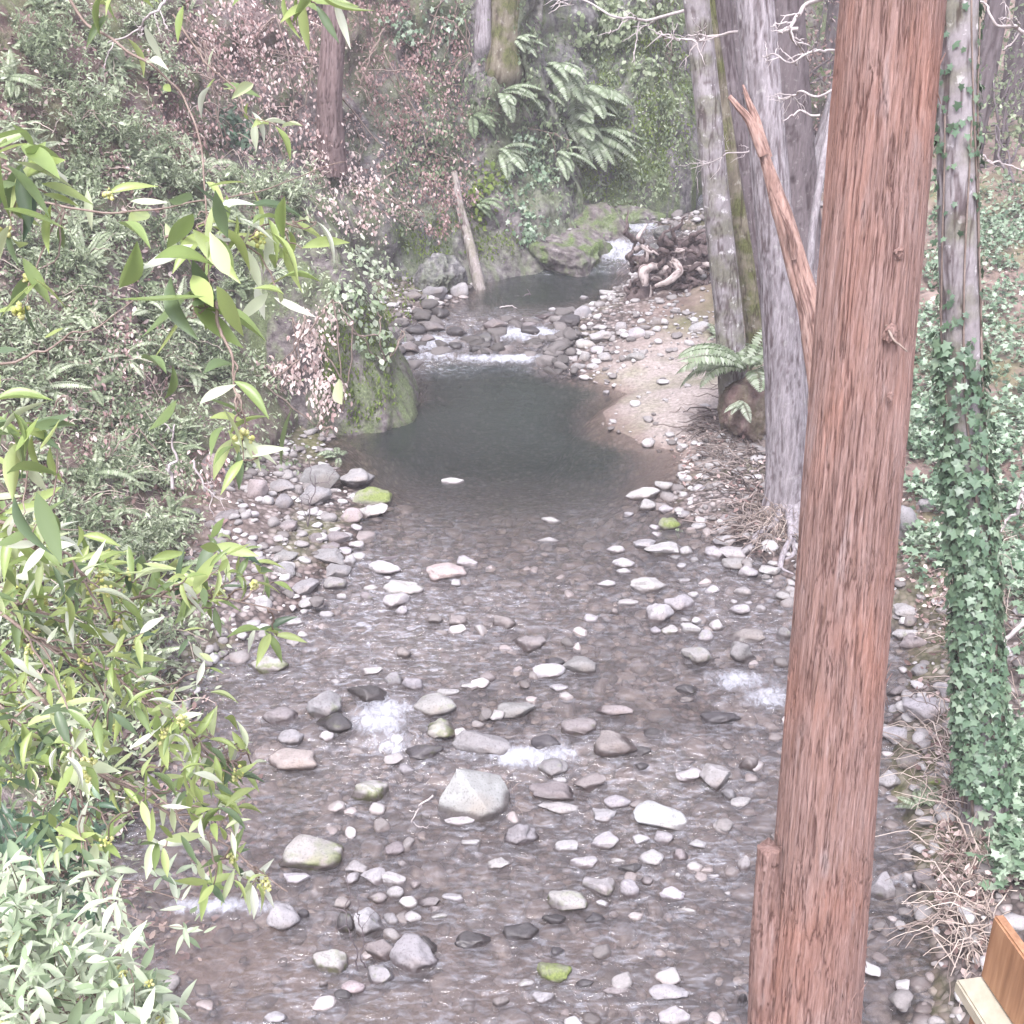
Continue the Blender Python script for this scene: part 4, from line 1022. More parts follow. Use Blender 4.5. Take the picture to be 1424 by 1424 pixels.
# dead leaves on vines
DV = [('curtain of reddish dead leaves hanging over the dark hollow under the cliff', [(595, 215, 62, 110, -8), (560, 120, 70, 80), (610, 290, 36, 40)], 2300, .085, (.42, .2)),
      ('pinkish dead leaves spread over the upper left slope beside the old trunk', [(350, 130, 85, 120), (300, 60, 60, 60), (420, 60, 45, 60)], 1700, .085, (.62, .22)),
      ('pale dead leaves tumbling below the old trunk toward the outcrop', [(480, 260, 60, 60), (530, 300, 40, 30), (440, 200, 40, 60)], 900, .09, (.82, .16)),
      ('cream dead leaf spray hanging down the left face of the outcrop', [(435, 480, 26, 60, 20), (400, 520, 44, 24), (455, 550, 20, 40, 5)], 620, .085, (.85, .14)),
      ('small reddish dead vine above the ferns at the top of the cliff', [(520, 30, 60, 45), (620, 60, 30, 60)], 700, .085, (.4, .2)),
      ('red-brown patch of fallen leaves in the bare hollow of the left slope', [(245, 170, 50, 55), (240, 100, 40, 50)], 700, .07, (.45, .22)),
      ('faded leaf tangle low on the left slope above the gravel bar', [(180, 520, 70, 60), (130, 600, 60, 50), (270, 680, 50, 30)], 700, .075, (.6, .22))]
for i, (lb, bl, n, s, t) in enumerate(DV):
    leaf_bush('dead_leaf_vine', lb, 'vine', None, bl, int(n * 1.9), s * .68, OVAL, 'dead', t, hang=1.0, lift=(.03, .32), seed=20 + i, twigs=22)
IVB = [('blue-green ivy cascading over the bulging rock under the white ferns', [(735, 260, 40, 80, 10), (740, 320, 30, 26)], 1200, .075, 'ivy', (.8, .18)),
       ('pale green creeper spilling over the top of the outcrop', [(510, 370, 36, 30), (490, 420, 40, 30), (520, 470, 26, 36)], 700, .07, 'pale_leaf', (.7, .2)),
       ('dark round evergreen tuft in the hollow of the left slope', [(320, 175, 26, 32)], 420, .08, 'ivy', (.25, .15)),
       ('grey-green creeper at the top of the cliff beside the thin grey trunk', [(600, 30, 50, 40), (560, 20, 40, 40)], 600, .08, 'ivy', (.8, .2)),
       ('green leafy growth at the top right of the mossy cliff', [(900, 50, 50, 60), (840, 40, 40, 40)], 800, .1, 'feather', (.55, .2)),
       ('olive growth at the foot of the cliff between dead vine and ivy', [(660, 290, 22, 34), (690, 240, 20, 30)], 380, .08, 'moss_leaf', (.5, .2)),
       ('low leafy plants at the foot of the outcrop by the grey boulders', [(385, 650, 50, 18), (330, 640, 30, 20)], 320, .06, 'feather', (.6, .2))]
for i, (lb, bl, n, s, mt, t) in enumerate(IVB):
    leaf_bush('creeper', lb, 'creeper', None, bl, n, s, IVY if mt == 'ivy' else OVAL, mt, t, hang=.7, lift=(.03, .22), seed=40 + i, twigs=8, asp=.8)

# ferns: one frond mesh family, fronds as parts
def frond_mesh(L, seed, pairs=22, droop=.55, wid=.17, tint=.5, leaf=BLADE):
    rg = np.random.default_rng(seed); mb = MB()
    s = np.linspace(0, 1, 14)
    el = 1.0 - droop * 2.2 * s
    dx = np.cumsum(np.cos(el)) / 14 * L; dz = np.cumsum(np.sin(el)) / 14 * L
    Q = np.stack([dx, .05 * L * np.sin(s * 3 + seed), dz], -1)
    mb.tube(Q, [.006 * L + .002, .002], 4, .3)
    k = np.linspace(.12, .98, pairs)
    P = np.stack([np.interp(k, s, Q[:, j]) for j in range(3)], -1); T = unit(np.gradient(P, axis=0))
    S = unit(np.cross(T, np.array([0, 0, 1.0]))); N = np.cross(S, T)
    w = L * wid * np.sin(np.pi * np.clip(k * .93 + .1, 0, 1)) ** .7
    for sg in (-1, 1):
        D = unit(S * sg + T * .35 - N * .12)
        mb.leaves(P, D, N + rg.normal(0, .15, P.shape), w, np.full(pairs, L / pairs * 1.15), leaf, np.clip(tint + rg.normal(0, .12, pairs), 0, 1))
    return mb
FRONDS = {}
def fern(label, pos, L, n, aim=None, spread=3.14, seed=0, tint=.6, group=None, cat='fern', name='fern', wid=.17):
    t = empty(name, pos, label, cat, group)
    rg = np.random.default_rng(seed)
    for k in range(n):
        key = (int(rg.integers(4)), round(tint, 1), wid)
        if key not in FRONDS:
            FRONDS[key] = frond_mesh(1.0, key[0], tint=tint, droop=.5 + .12 * key[0], wid=wid).mesh('frond', M['fern'])
        o = link('frond', FRONDS[key], t)
        a = (aim if aim is not None else rg.uniform(0, 6.28)) + rg.uniform(-spread, spread)
        o.rotation_euler = (rg.uniform(-.3, .3), rg.uniform(-.25, .6) + (.35 if aim is not None else 0), a); o.scale = (L * rg.uniform(.65, 1.15),) * 3
    return t
FERNS = [(755, 95, .75, 7, 'fern with drooping fronds, highest on the cliff by the mossy trunk'), (800, 135, .85, 9, 'large pale fern right of the mossy trunk on the cliff'), (692, 130, .6, 5, 'fern with thin fronds left below the mossy trunk'), (735, 140, .6, 6, 'fern between two others in the middle of the cliff'),
         (805, 190, .95, 10, 'biggest whitish fern hanging over the ivy on the cliff'), (790, 170, .7, 7, 'fern hanging just above the biggest whitish fern'), (690, 212, .6, 5, 'narrow whitish fern left of the cliff ivy'), (710, 60, .5, 5, 'small fern high up beside the mossy trunk'), (775, 215, .6, 5, 'low whitish fern over the bulging ivy rock'),
         (655, 165, .5, 5, 'small dim fern at the edge of the dead leaf curtain'), (660, 290, .5, 5, 'olive fern low on the cliff behind the leaning log')]
for i, (u, v, L, n, lb) in enumerate(FERNS):
    h = hit(u, v)
    fern(lb, h[0] + h[1] * .05, L * 1.3, n + 4, aim=-.55, spread=.75, seed=60 + i, tint=.62 if i not in (9, 10) else .45)
h = hit(1040, 520); g = hit_down(*py(1046, 566, 13.9)[:2], 3)
fern('sword fern with arching fronds at the foot of the alder', np.array([*py(1040, 520, 13.85)]), 1.0, 20, seed=80, tint=.6)
fern('small pale fern with drooping fronds below the sword fern', py(1030, 560, 13.7), .38, 5, aim=-1.9, spread=.7, seed=81, tint=.8)
fern('grey-green fern low against the furrowed trunk', hit(1058, 560)[0] + np.array([0, 0, .12]), .4, 7, seed=82, tint=.7)
for i, (u, v, L, lb) in enumerate(((1280, 1130, .3, 'small yellowish fern on the right bank above the side channel'), (938, 742, .2, 'tiny grey-green fern among the stones of the right shore'), (470, 640, .3, 'little fern on the outcrop foot'), (520, 470, .3, 'pale little fern stuck to the outcrop side'), (1000, 475, .4, 'thin fern leaning off the alder trunk onto the sandbar'))):
    h = hit(u, v); fern(lb, h[0] + np.array([0, 0, .03]), L, 8, seed=84 + i, tint=.55)

# feathery green shrubs on the left slope
def spray_mesh(seed, tint):
    rg = np.random.default_rng(seed); mb = MB()
    for k in range(20):
        a = rg.uniform(0, 6.28); L = rg.uniform(.4, 1.0); f = frond_mesh(L, seed * 17 + k, pairs=22, droop=rg.uniform(.25, .95), wid=rg.uniform(.09, .17), tint=tint + rg.normal(0, .1))
        V = np.concatenate(f.v); ca, sa = math.cos(a), math.sin(a); tl = rg.uniform(-.5, .3)
        V = np.stack([V[:, 0] * math.cos(tl) - V[:, 2] * math.sin(tl), V[:, 1], V[:, 0] * math.sin(tl) + V[:, 2] * math.cos(tl)], -1)
        V = np.stack([V[:, 0] * ca - V[:, 1] * sa, V[:, 0] * sa + V[:, 1] * ca, V[:, 2]], -1) + rg.normal(0, .08, 3)
        mb.add(V, [np.concatenate(q) for q in f.f.values()], np.concatenate(f.a))
    return mb.mesh('foliage', M['feather'])
SPR = [spray_mesh(100 + k, .45 + .09 * k) for k in range(6)]
def leafy_mesh(seed, tint):
    rg = np.random.default_rng(seed); mb = MB()
    for k in range(26):
        a = rg.uniform(0, 6.28); L = rg.uniform(.5, 1.3); el = rg.uniform(.2, 1.3)
        E = np.array([math.cos(a) * math.cos(el), math.sin(a) * math.cos(el), math.sin(el)]) * L
        Q = wig([np.zeros(3), E * .5 + rg.normal(0, .08, 3), E * np.array([1, 1, .75])], 12, .08, seed + k)
        mb.tube(Q, [.008, .002], 4, .2)
        m = int(rg.integers(16, 34)); i = rg.integers(3, 12, m); P = Q[i] + rg.normal(0, .03, (m, 3))
        D = unit(Q[-1] - Q[0])[None] * .5 + rg.normal(0, .7, (m, 3)) + np.array([0, 0, -.2]); l = rg.uniform(.05, .15, m)
        mb.leaves(P, D, rg.normal(0, .5, (m, 3)) + np.array([0, 0, .8]), l, l * rg.uniform(.22, .5), OVAL, np.clip(rg.normal(tint, .2, m), 0, 1))
    return mb.mesh('foliage', M['feather'])
LFY = [leafy_mesh(400 + k, .42 + .08 * k) for k in range(6)]
SH = {'on the upper left slope': [(40, 40), (100, 60), (150, 100), (60, 110), (30, 160), (120, 160), (170, 170), (60, 215), (190, 60), (20, 90), (230, 30), (75, 25), (130, 120), (95, 185), (200, 110)],
      'across the middle of the left slope': [(200, 250), (250, 235), (300, 245), (150, 280), (100, 310), (210, 310), (270, 300), (330, 290), (390, 300), (60, 270), (140, 345), (40, 340), (185, 215), (240, 270), (110, 255), (300, 330), (360, 260), (200, 380), (90, 370)],
      'above the left gravel bar': [(250, 440), (200, 420), (280, 500), (240, 530), (150, 480), (100, 430), (60, 500), (180, 570), (220, 610), (250, 470), (300, 420), (120, 540), (210, 500), (165, 530), (30, 560), (250, 590), (70, 560), (330, 380), (360, 350), (20, 470)],
      'low on the left bank behind the laurel': [(150, 650), (200, 690), (100, 700), (60, 620), (200, 740), (140, 760), (230, 790), (80, 800), (160, 850), (100, 900), (200, 900), (60, 960), (150, 1000), (90, 1060), (180, 640), (130, 720), (50, 740), (30, 860), (230, 720), (120, 960), (30, 1010)]}
SHL = {'on the upper left slope': 'feathery grey-green shrub', 'across the middle of the left slope': 'feathery pale green shrub', 'above the left gravel bar': 'soft green feathery shrub', 'low on the left bank behind the laurel': 'shaded feathery shrub'}
k = 0
for zn, lst in SH.items():
    for iq, (u, v) in enumerate([p for p in lst for _ in (0, 1)]):
        h = hit(u + random.uniform(-32, 32), v + random.uniform(-30, 30))
        if h is None: continue
        k += 1
        t = empty('shrub', h[0], f'{SHL[zn]} {zn}', 'shrub', f'{SHL[zn]}s {zn}')
        o = link('foliage', SPR[k % 6] if k % 5 < 2 else LFY[k % 6], t); o.scale = (random.uniform(.28, .62),) * 3; o.rotation_euler = (0, 0, random.uniform(0, 6.28)); 
        q = Vector((0, 0, 1)).lerp(Vector(h[1]), .45).to_track_quat('Z', 'Y').to_euler(); t.rotation_euler = q
# bushes of the wood upstream and on the right
BB = [(1180, 130, 24, 'dim leafless-looking bush behind the redwood'), (1400, 150, 24, 'shadowy bush at the right edge beyond the ivy slope'), (1360, 60, 27, 'grey-green treelet at the upper right corner'), (1010, 250, 26, 'olive bush on the far bank left of the alder'), (960, 230, 27, 'low bush beneath the mossy cliff end'), (1120, 60, 30, 'dull foliage high behind the furrowed tree'), (1230, 40, 30, 'dull foliage high behind the redwood'), (1420, 240, 22, 'leafy shrub by the far gravel at the right edge'), (1060, 180, 30, 'dusky shrub between the furrowed tree and the broad trunk'), (1300, 150, 27, 'dusky shrub between the redwood and the ivy-clad tree'), (1000, 100, 32, 'grey bush on the far slope behind the alder'), (1410, 20, 30, 'dim treetop foliage in the upper right corner')]
for i, (u, v, y, lb) in enumerate(BB):
    c = py(u, v, y); rg = np.random.default_rng(200 + i); n = 1100; s = y / 24
    g = hit_down(c[0], c[1]); t = empty('bush', g, lb, 'bush')
    P = rg.normal(0, 1, (n, 3)); P = unit(P) * (rg.random((n, 1)) ** .4) * np.array([1.7, 1.3, 1.3]) * s * 1.1
    P += (.5 * fbm(P * 1.2, 2, 300 + i))[:, None] * unit(P) ; cl = fbm(P * 2.2 + i, 3, 310 + i); P = P[cl > -.12] + c
    m = len(P); mb = MB(); L = rg.uniform(.06, .14, m)
    mb.leaves(local(t, P), rg.normal(0, 1, (m, 3)) + np.array([0, 0, -.4]), rg.normal(0, .7, (m, 3)) + np.array([0, 0, .6]), L, L * .5, OVAL, np.clip(rg.normal(.4 if i != 3 else .6, .2, m), 0, 1))
    mb.build('leaves', M['feather' if i not in (0, 5, 8) else 'litter'], t)
    tb = MB()
    for q in range(9):
        e = P[rg.integers(m)]; tb.tube(wig([local(t, g - np.array([0, 0, .1])), local(t, (g + e) / 2 + rg.normal(0, .2, 3)), local(t, e)], 12, .15, q + i), [.04, .008], 5)
    link('stems', make_mesh('stems', np.concatenate(tb.v), [np.concatenate(f) for f in tb.f.values()], M['dark_bark'], {'crack': np.full(tb.n, .5)}), t)

# ivy on the wrapped trunk
rg = np.random.default_rng(9)
iv = empty('ivy', np.array(ivt.location), 'glossy green ivy climbing the right-hand trunk, thickest in its lower half', 'ivy')
def on_ivy_trunk(z, a, off):
    Q = np.array([np.array(ivt.location)] + [py(u, v, y) for u, v, y in ((1356, 820, 7.05), (1338, 540, 7.1), (1332, 330, 7.15), (1330, 150, 7.2), (1333, 0, 7.25))])
    C = np.stack([np.interp(z, Q[:, 2], Q[:, k]) for k in range(2)], -1)
    r = np.interp(z, Q[:, 2], [.15, .115, .107, .105, .103, .1]) + off
    return np.stack([C[:, 0] + np.cos(a) * r, C[:, 1] + np.sin(a) * r, z], -1)
z0 = ivt.location[2]; z1 = py(1356, 640, 7.05)[2]; z2 = py(1338, 470, 7.1)[2]; z3 = py(1333, -40, 7.25)[2]
n = 7000
zz = np.where(rg.random(n) < .72, rg.uniform(z0 + .25, z2, n), rg.uniform(z2, z3, n)); a = rg.uniform(0, 2 * np.pi, n)
dens = np.where(zz < z1, 1.0, np.where(zz < z2, .8, np.where((zz - z2) % 1.1 < .32, .75, .32)))
side = np.clip(.35 + .65 * np.cos(a) ** 2, 0, 1); side = np.where(zz < z1, 1, np.where(zz < z2, .3 + .7 * side, side * np.where(np.cos(a) > .2, 1, .6)))
front = fbm(np.stack([np.cos(a) * 2, np.sin(a) * 2, zz * 1.8], -1), 3, 55)
kp = (rg.random(n) < dens * side) & ((front > -.3) | (zz < z1))
zz, a = zz[kp], a[kp]; m = len(zz)
off = rg.uniform(.008, .06, m) * np.where(zz < z2, 1.0, .6)
Pp = on_ivy_trunk(zz, a, off); out = np.stack([np.cos(a), np.sin(a), 0 * a], -1)
mb = MB(); L = rg.uniform(.032, .075, m) * np.where(zz < z2, 1, .75)
mb.leaves(local(iv, Pp), unit(np.stack([rg.normal(0, .45, m), rg.normal(0, .45, m), -np.ones(m)], -1) + out * .45), out + np.stack([rg.normal(0, .3, m), rg.normal(0, .3, m), .5 + rg.normal(0, .2, m)], -1), L, L * .95, IVY, np.clip(rg.normal(.55, .18, m), 0, 1))
o = mb.build('leaves', M['ivy'], iv)
tb = MB()
for q in range(7):
    aa = rg.uniform(-3, .4); zq = np.linspace(z0 + .1, rg.uniform(z2, z3), 40)
    tb.tube(local(iv, on_ivy_trunk(zq, aa + .5 * np.sin(zq * 1.3 + q), .012)), [.012, .005], 5)
link('stems', make_mesh('stems', np.concatenate(tb.v), [np.concatenate(f) for f in tb.f.values()], M['twig'], {'crack': np.full(tb.n, .5)}), iv)

# bare pale branches in front of the wood
def bare_branch(label, pts, y, r, mat='pale_twig', side=6, seed=0, cat='branch', jit=.4):
    rg = np.random.default_rng(seed); P = [py(u, v, y + rg.uniform(-jit, jit)) for u, v in pts]
    t = empty('bare_branch', P[0], label, cat); Q = wig(local(t, P), 40, .06, seed)
    mb = MB(); mb.tube(Q, [r, r * .35], 6)
    o = link('stem', make_mesh('stem', np.concatenate(mb.v), [np.concatenate(f) for f in mb.f.values()], M[mat], {'crack': np.full(mb.n, .7)}), t)
    Ls = np.linalg.norm(Q[-1] - Q[0])
    for k in range(side):
        i = int(rg.uniform(8, 38)); T = unit(Q[min(i + 1, 39)] - Q[i - 1]); d = unit(T + rg.normal(0, .75, 3) * np.array([1, .5, 1]))
        E = Q[i] + d * Ls * rg.uniform(.15, .4); mb = MB(); W = wig([Q[i], (Q[i] + E) / 2 + rg.normal(0, .04 * Ls, 3), E], 12, .03 * Ls, seed + k)
        mb.tube(W, [r * .45, r * .14], 5)
        for j in range(2):
            ii = int(rg.uniform(3, 10)); E2 = W[ii] + unit(d + rg.normal(0, .8, 3)) * Ls * rg.uniform(.05, .15); mb.tube(wig([W[ii], E2], 6, .01, k), [r * .25, r * .1], 4)
        link('side_twig', make_mesh('side_twig', np.concatenate(mb.v), [np.concatenate(f) for f in mb.f.values()], M[mat], {'crack': np.full(mb.n, .7)}), t)
    return t
bare_branch('pale bare branch forking at the top between the alder and the redwood', [(1170, -10), (1112, 8), (1098, 45), (1125, 85)], 10.5, .022, seed=1, side=9)
bare_branch('long pale bare branch crossing in front of the alder top', [(1110, 40), (1040, 48), (985, 55), (930, 52)], 12.5, .02, seed=2, side=8)
bare_branch('thin bare twigs reaching left from the redwood above the snag', [(1165, 125), (1120, 132), (1075, 135)], 9.5, .01, seed=3, side=8)
bare_branch('fine bare twigs level with the snag top beside the redwood', [(1160, 70), (1110, 82), (1060, 78)], 9.8, .011, seed=4, side=8)
bare_branch('curved pale dead stick arching behind the snag', [(1140, 160), (1115, 155), (1088, 168)], 11.5, .012, seed=5, side=1)
bare_branch('bare branch hanging at the upper right corner', [(1440, 50), (1395, 30), (1375, 10), (1352, -10)], 9.0, .016, seed=6, side=8)
bare_branch('pale bare twig bending out right of the ivy-clad trunk', [(1352, 215), (1395, 225), (1430, 240)], 9.0, .010, seed=7, side=4)
bare_branch('bare twiggy branch over the top of the mossy cliff', [(985, 5), (900, 30), (850, 20), (790, -10)], 19.0, .03, seed=8, side=8)
bare_branch('fine twigs crossing the alder trunk half way up', [(1075, 200), (1010, 215), (960, 235)], 13.6, .011, seed=9, side=8)
bare_branch('fallen pale stick leaning on the right bank beside the ivy trunk', [(1424, 860), (1400, 900), (1380, 925)], 8.2, .022, seed=10, side=2, jit=.05)
bare_branch('thin pale stick angled beside the leaning stick on the right bank', [(1424, 680), (1408, 710), (1392, 740)], 9.3, .02, seed=11, side=1, jit=.05)
bare_branch('dark dead sprig standing on the left gravel bar', [(440, 800), (428, 750), (434, 700), (438, 660)], 11.6, .012, 'dark_bark', seed=12, side=5, jit=.05)
bare_branch('thin pale twig drooping over the left gravel bar', [(268, 640), (290, 680), (296, 720)], 11.0, .012, seed=13, side=3, jit=.05)
bare_branch('grey bare twigs at the top of the left slope', [(230, -5), (215, 20), (190, 45), (150, 60)], 11.0, .014, seed=14, side=7)
bare_branch('pale dry stalk standing on the left slope above the bar', [(240, 680), (241, 640), (243, 590)], 10.4, .018, seed=15, side=2, jit=.03)
bare_branch('dark thin sprig rising from the striped stones', [(508, 1345), (500, 1280), (497, 1230)], float(pw(508, 1350)[1]), .005, 'dark_bark', seed=16, side=3, jit=.01)
bare_branch('second thin dark sprig, left of the one on the striped stones', [(496, 1350), (486, 1290), (480, 1215)], float(pw(500, 1355)[1]), .005, 'dark_bark', seed=17, side=2, jit=.01)
bare_branch('curved pale twig in the water left of the wedge boulder', [(602, 1106), (582, 1122), (578, 1140), (583, 1152)], float(pw(590, 1150)[1]), .008, seed=18, side=1, jit=.02)
# small dark bird-like snag and floating twigs of the upper pool
bare_branch('dark twig end sticking out of the upper pool', [(716, 412), (740, 410), (733, 402)], float(pw(733, 411)[1]), .02, 'dark_bark', seed=19, side=1, jit=.02)
bare_branch('thin twig floating in the upper pool', [(695, 428), (712, 426), (728, 431)], float(pw(712, 428)[1]), .012, seed=20, side=1, jit=.02)
# exposed roots and dry brush
def brush(name, label, cat, blobs, n, L, mat, seed, stuff=False, lift=.25, r=.004):
    rg = np.random.default_rng(seed); mb = MB(); w = sum(b[2] * b[3] for b in blobs)
    base = None
    for b in blobs:
        P, N = disc_hits(b[0], b[1], b[2], b[3], int(n * b[2] * b[3] / w), rg)
        for p in P:
            a = rg.uniform(0, 6.28); l = L * rg.uniform(.4, 1.3); up = rg.uniform(.0, lift)
            d = np.array([math.cos(a), math.sin(a), 0])
            Q = np.stack([p, p + d * l * .5 + np.array([0, 0, up * 1.2]), p + d * l + np.array([0, 0, up * rg.uniform(-.2, 1) - .03])])
            mb.tube(wig(Q, 8, .12 * l, int(rg.integers(999))), [r * rg.uniform(.6, 1.6), r * .5], 4, rg.random(), cap=False)
    if stuff: return tag(mb.build(name, M[mat]), kind='stuff')
    c = np.concatenate(mb.v).mean(0)
    t = empty(name, c, label, cat); mb.v = [v - c for v in mb.v]; mb.build('stems', M[mat], t); return t
brush('dry_twig_tangle', None, None, [(1348, 1190, 42, 130), (1350, 1290, 40, 70), (1322, 1050, 45, 70), (1370, 870, 50, 90), (1400, 800, 40, 60)], 620, .42, 'straw', 1, True, .2, .0045)
brush('slope_twigs', None, None, [(120, 400, 170, 350), (120, 950, 140, 250), (350, 200, 130, 160)], 700, .5, 'straw', 2, True, .25, .006)
brush('fine_roots', None, None, [(1010, 600, 50, 28), (1030, 650, 50, 30), (1060, 720, 45, 40), (1046, 566, 24, 36)], 470, .5, 'root', 3, True, .07, .010)
brush('grass_tuft', 'dry yellowish grass tuft over the roots of the furrowed tree', 'grass tuft', [(1072, 735, 30, 26)], 150, .34, 'straw', 4, False, .22, .004)
brush('grass_tuft', 'thin dry grass growing beside the pale wedge boulder', 'grass tuft', [(700, 1125, 12, 10)], 26, .2, 'straw', 5, False, .2, .003)
LSHAPES = [lance(8, .12, -.10, .5, .85), lance(8, .3, -.28, .5, .95), lance(8, .08, .12, .5, .8), lance(8, .2, -.42, .46, .9)]
# ------------------------------------------------------------------ the bay laurel in front, left
def sprig(mb, fl, tip, d, n, L, rg, tint, cone=.85, spread=1.0, asp=.27):
    d = unit(d)
    a, b = rot_to(d)
    ph = rg.uniform(0, 6.28)
    P, D, N, Ls = [], [], [], []
    for k in range(n):
        f = k / max(1, n - 1); ang = ph + k * 2.4
        rad = unit(math.cos(ang) * a + math.sin(ang) * b)
        dd = unit(d * (1.15 - cone + f * .5) + rad * cone + np.array([0, 0, -.22]) + rg.normal(0, .12, 3))
        P.append(tip - d * L * spread * 1.6 * (1 - f)); D.append(dd)
        N.append(unit(np.array([0, -.25, 1.0]) + d * .3 + rg.normal(0, .35, 3))); Ls.append(L * rg.uniform(.7, 1.15) * (.8 + .2 * math.sin(math.pi * f)))
    Ls = np.array(Ls)
    mb.leaves(np.array(P), np.array(D), np.array(N), Ls, Ls * asp * rg.uniform(.75, 1.15, n), LSHAPES[rg.integers(4)], np.clip(rg.normal(tint, .24, n) - .04, 0, 1))
    if fl is not None and rg.random() < .3:
        for q in range(16):
            V, F = ICO[2]; fl.add(V * (1 + .5 * vnoise(V * 3 + q, q))[:, None] * .0034 * rg.uniform(.6, 1.3) + tip + rg.normal(0, .0055, 3) + d * .006, [F], rg.random())
def branch(label, stem, sprigs, r=.006, seed=0, n=7, leafpx=85, tint=.55, mat='laurel', twigmat='twig', asp=.27, cat='branch', name='laurel_branch', flowers=True, cone=.9):
    """stem: (u, v, distance); sprigs: (u, v, distance, du, dv[, n, leafpx]) where the twig ends and which way it points"""
    rg = np.random.default_rng(seed)
    S = wig([pd(*p) for p in stem], 50, .02, seed)
    t = empty(name, S[0], label, cat)
    mb, fl, tw = MB(), MB(), MB()
    tw.tube(local(t, S), [r * .48, r * .16], 6)
    for q in sprigs:
        u, v, d0, du, dv = q[:5]; nn = q[5] if len(q) > 5 else n; lp = q[6] if len(q) > 6 else leafpx
        tip = pd(u, v, d0); i = int(np.argmin(np.linalg.norm(S - tip, axis=1)))
        i = max(0, i - int(rg.uniform(2, 8)))
        dirv = pd(u + du, v + dv, d0 + rg.uniform(-.15, .15)) - tip
        if len(sprigs) > 4 and np.linalg.norm(S[i] - tip) > .015: tw.tube(local(t, wig([S[i], (S[i] + tip) / 2 + rg.normal(0, .012, 3), tip], 10, .01, seed + nn)), [r * .3, r * .16], 5)
        sprig(mb, fl if flowers else None, local(t, tip), dirv, nn, lp * d0 / F_PX, rg, tint, cone, asp=asp)
    mb.build('leaves', M[mat], t)
    if fl.n: fl.build('blossom', M['flower'], t)
    link('twigs', make_mesh('twigs', np.concatenate(tw.v), [np.concatenate(f) for f in tw.f.values()], M[twigmat], {'crack': np.full(tw.n, .65)}), t)
    return t
branch('long arching laurel twig with few leaves, drooping across the upper left', [(85, -20, 2.1), (120, 35, 2.1), (150, 50, 2.05), (205, 90, 2.0), (258, 145, 2.0), (284, 215, 1.98), (290, 300, 1.95), (292, 400, 1.9)], [(150, 10, 2.05, 30, 60, 5, 75), (165, -10, 2.05, 30, 60, 4, 70), (205, 88, 2.0, 40, 50, 3, 70), (228, 118, 2.0, 20, 60, 2, 60)], seed=1, tint=.65)
branch('bright green laurel leaves hanging from the top edge', [(300, -60, 1.7), (360, -25, 1.7), (430, -10, 1.72), (500, -30, 1.75)], [(365, -20, 1.7, 0, 60, 4, 72), (395, -10, 1.7, 20, 50, 4, 68), (440, 8, 1.72, 50, 20, 6, 78), (465, 0, 1.74, 40, 30, 5, 75), (415, -15, 1.72, -20, 60, 3, 66), (255, 8, 1.8, 10, 50, 2, 70)], seed=2, tint=.7, flowers=False)
branch('thin laurel twig ending in a pale leaf tuft beside the dead leaves', [(240, 20, 2.1), (290, 90, 2.1), (340, 150, 2.1), (395, 180, 2.1)], [(392, 178, 2.1, 60, 15, 6, 52), (320, 125, 2.1, 50, 40, 4, 50), (350, 155, 2.1, 50, 30, 3, 52)], r=.0045, seed=3, tint=.85)
branch('hanging laurel shoot with broad blue-green leaves in the left middle', [(292, 300, 1.95), (285, 360, 1.92), (275, 410, 1.9), (268, 440, 1.9)], [(268, 425, 1.9, 0, 60, 9, 105), (285, 430, 1.9, 60, 60, 6, 100), (255, 440, 1.9, -50, 45, 5, 100), (300, 330, 1.93, 50, 20, 4, 80), (275, 300, 1.95, -40, -30, 3, 80)], seed=4, tint=.55, asp=.3)
branch('drooping laurel shoot with horizontal leaves, lowest over the gravel bar', [(300, 420, 1.9), (330, 500, 1.86), (338, 570, 1.84), (338, 640, 1.84)], [(338, 570, 1.84, 55, 8, 4, 88), (336, 575, 1.84, -55, 5, 3, 88), (338, 605, 1.84, 50, 25, 3, 80), (338, 640, 1.84, 20, 40, 8, 72), (325, 530, 1.85, 40, 10, 4, 80)], seed=5, tint=.7, asp=.3)
branch('wind-blown laurel shoot with pale slender leaves pointing right', [(230, 330, 2.0), (300, 330, 2.0), (370, 318, 2.0), (440, 310, 2.0)], [(440, 308, 2.0, 60, -10, 6, 85), (400, 320, 2.0, 60, 35, 5, 78), (360, 330, 2.0, 50, 50, 6, 82), (420, 345, 2.0, 60, 30, 6, 80), (390, 420, 2.0, 50, 35, 5, 70), (395, 310, 2.0, 0, -50, 5, 72), (340, 345, 2.0, 40, 40, 5, 78)], seed=6, tint=.85, asp=.24)
branch('laurel shoot with yellow blossom at the left edge', [(-60, 200, 1.8), (0, 225, 1.8), (50, 255, 1.8), (95, 300, 1.8)], [(40, 230, 1.8, 40, 10, 6, 80), (60, 270, 1.8, 50, 40, 7, 88), (85, 310, 1.8, 30, 60, 6, 88), (20, 280, 1.8, -10, 50, 5, 80), (40, 380, 1.8, 20, 50, 6, 82), (10, 320, 1.8, 0, 60, 5, 88), (30, 430, 1.8, -20, 50, 5, 72)], seed=7, tint=.55, asp=.29)
branch('laurel shoot of grey-green leaves at the left edge below the blossom', [(-60, 560, 1.9), (0, 590, 1.9), (50, 610, 1.9), (85, 625, 1.9)], [(55, 605, 1.9, 60, 5, 7, 75), (70, 620, 1.9, 50, 40, 6, 75), (30, 640, 1.9, 10, 50, 6, 72), (40, 590, 1.9, 20, -40, 5, 66), (45, 740, 1.8, -6, 60, 3, 110), (30, 720, 1.85, 20, 60, 4, 95)], seed=8, tint=.5, asp=.28)
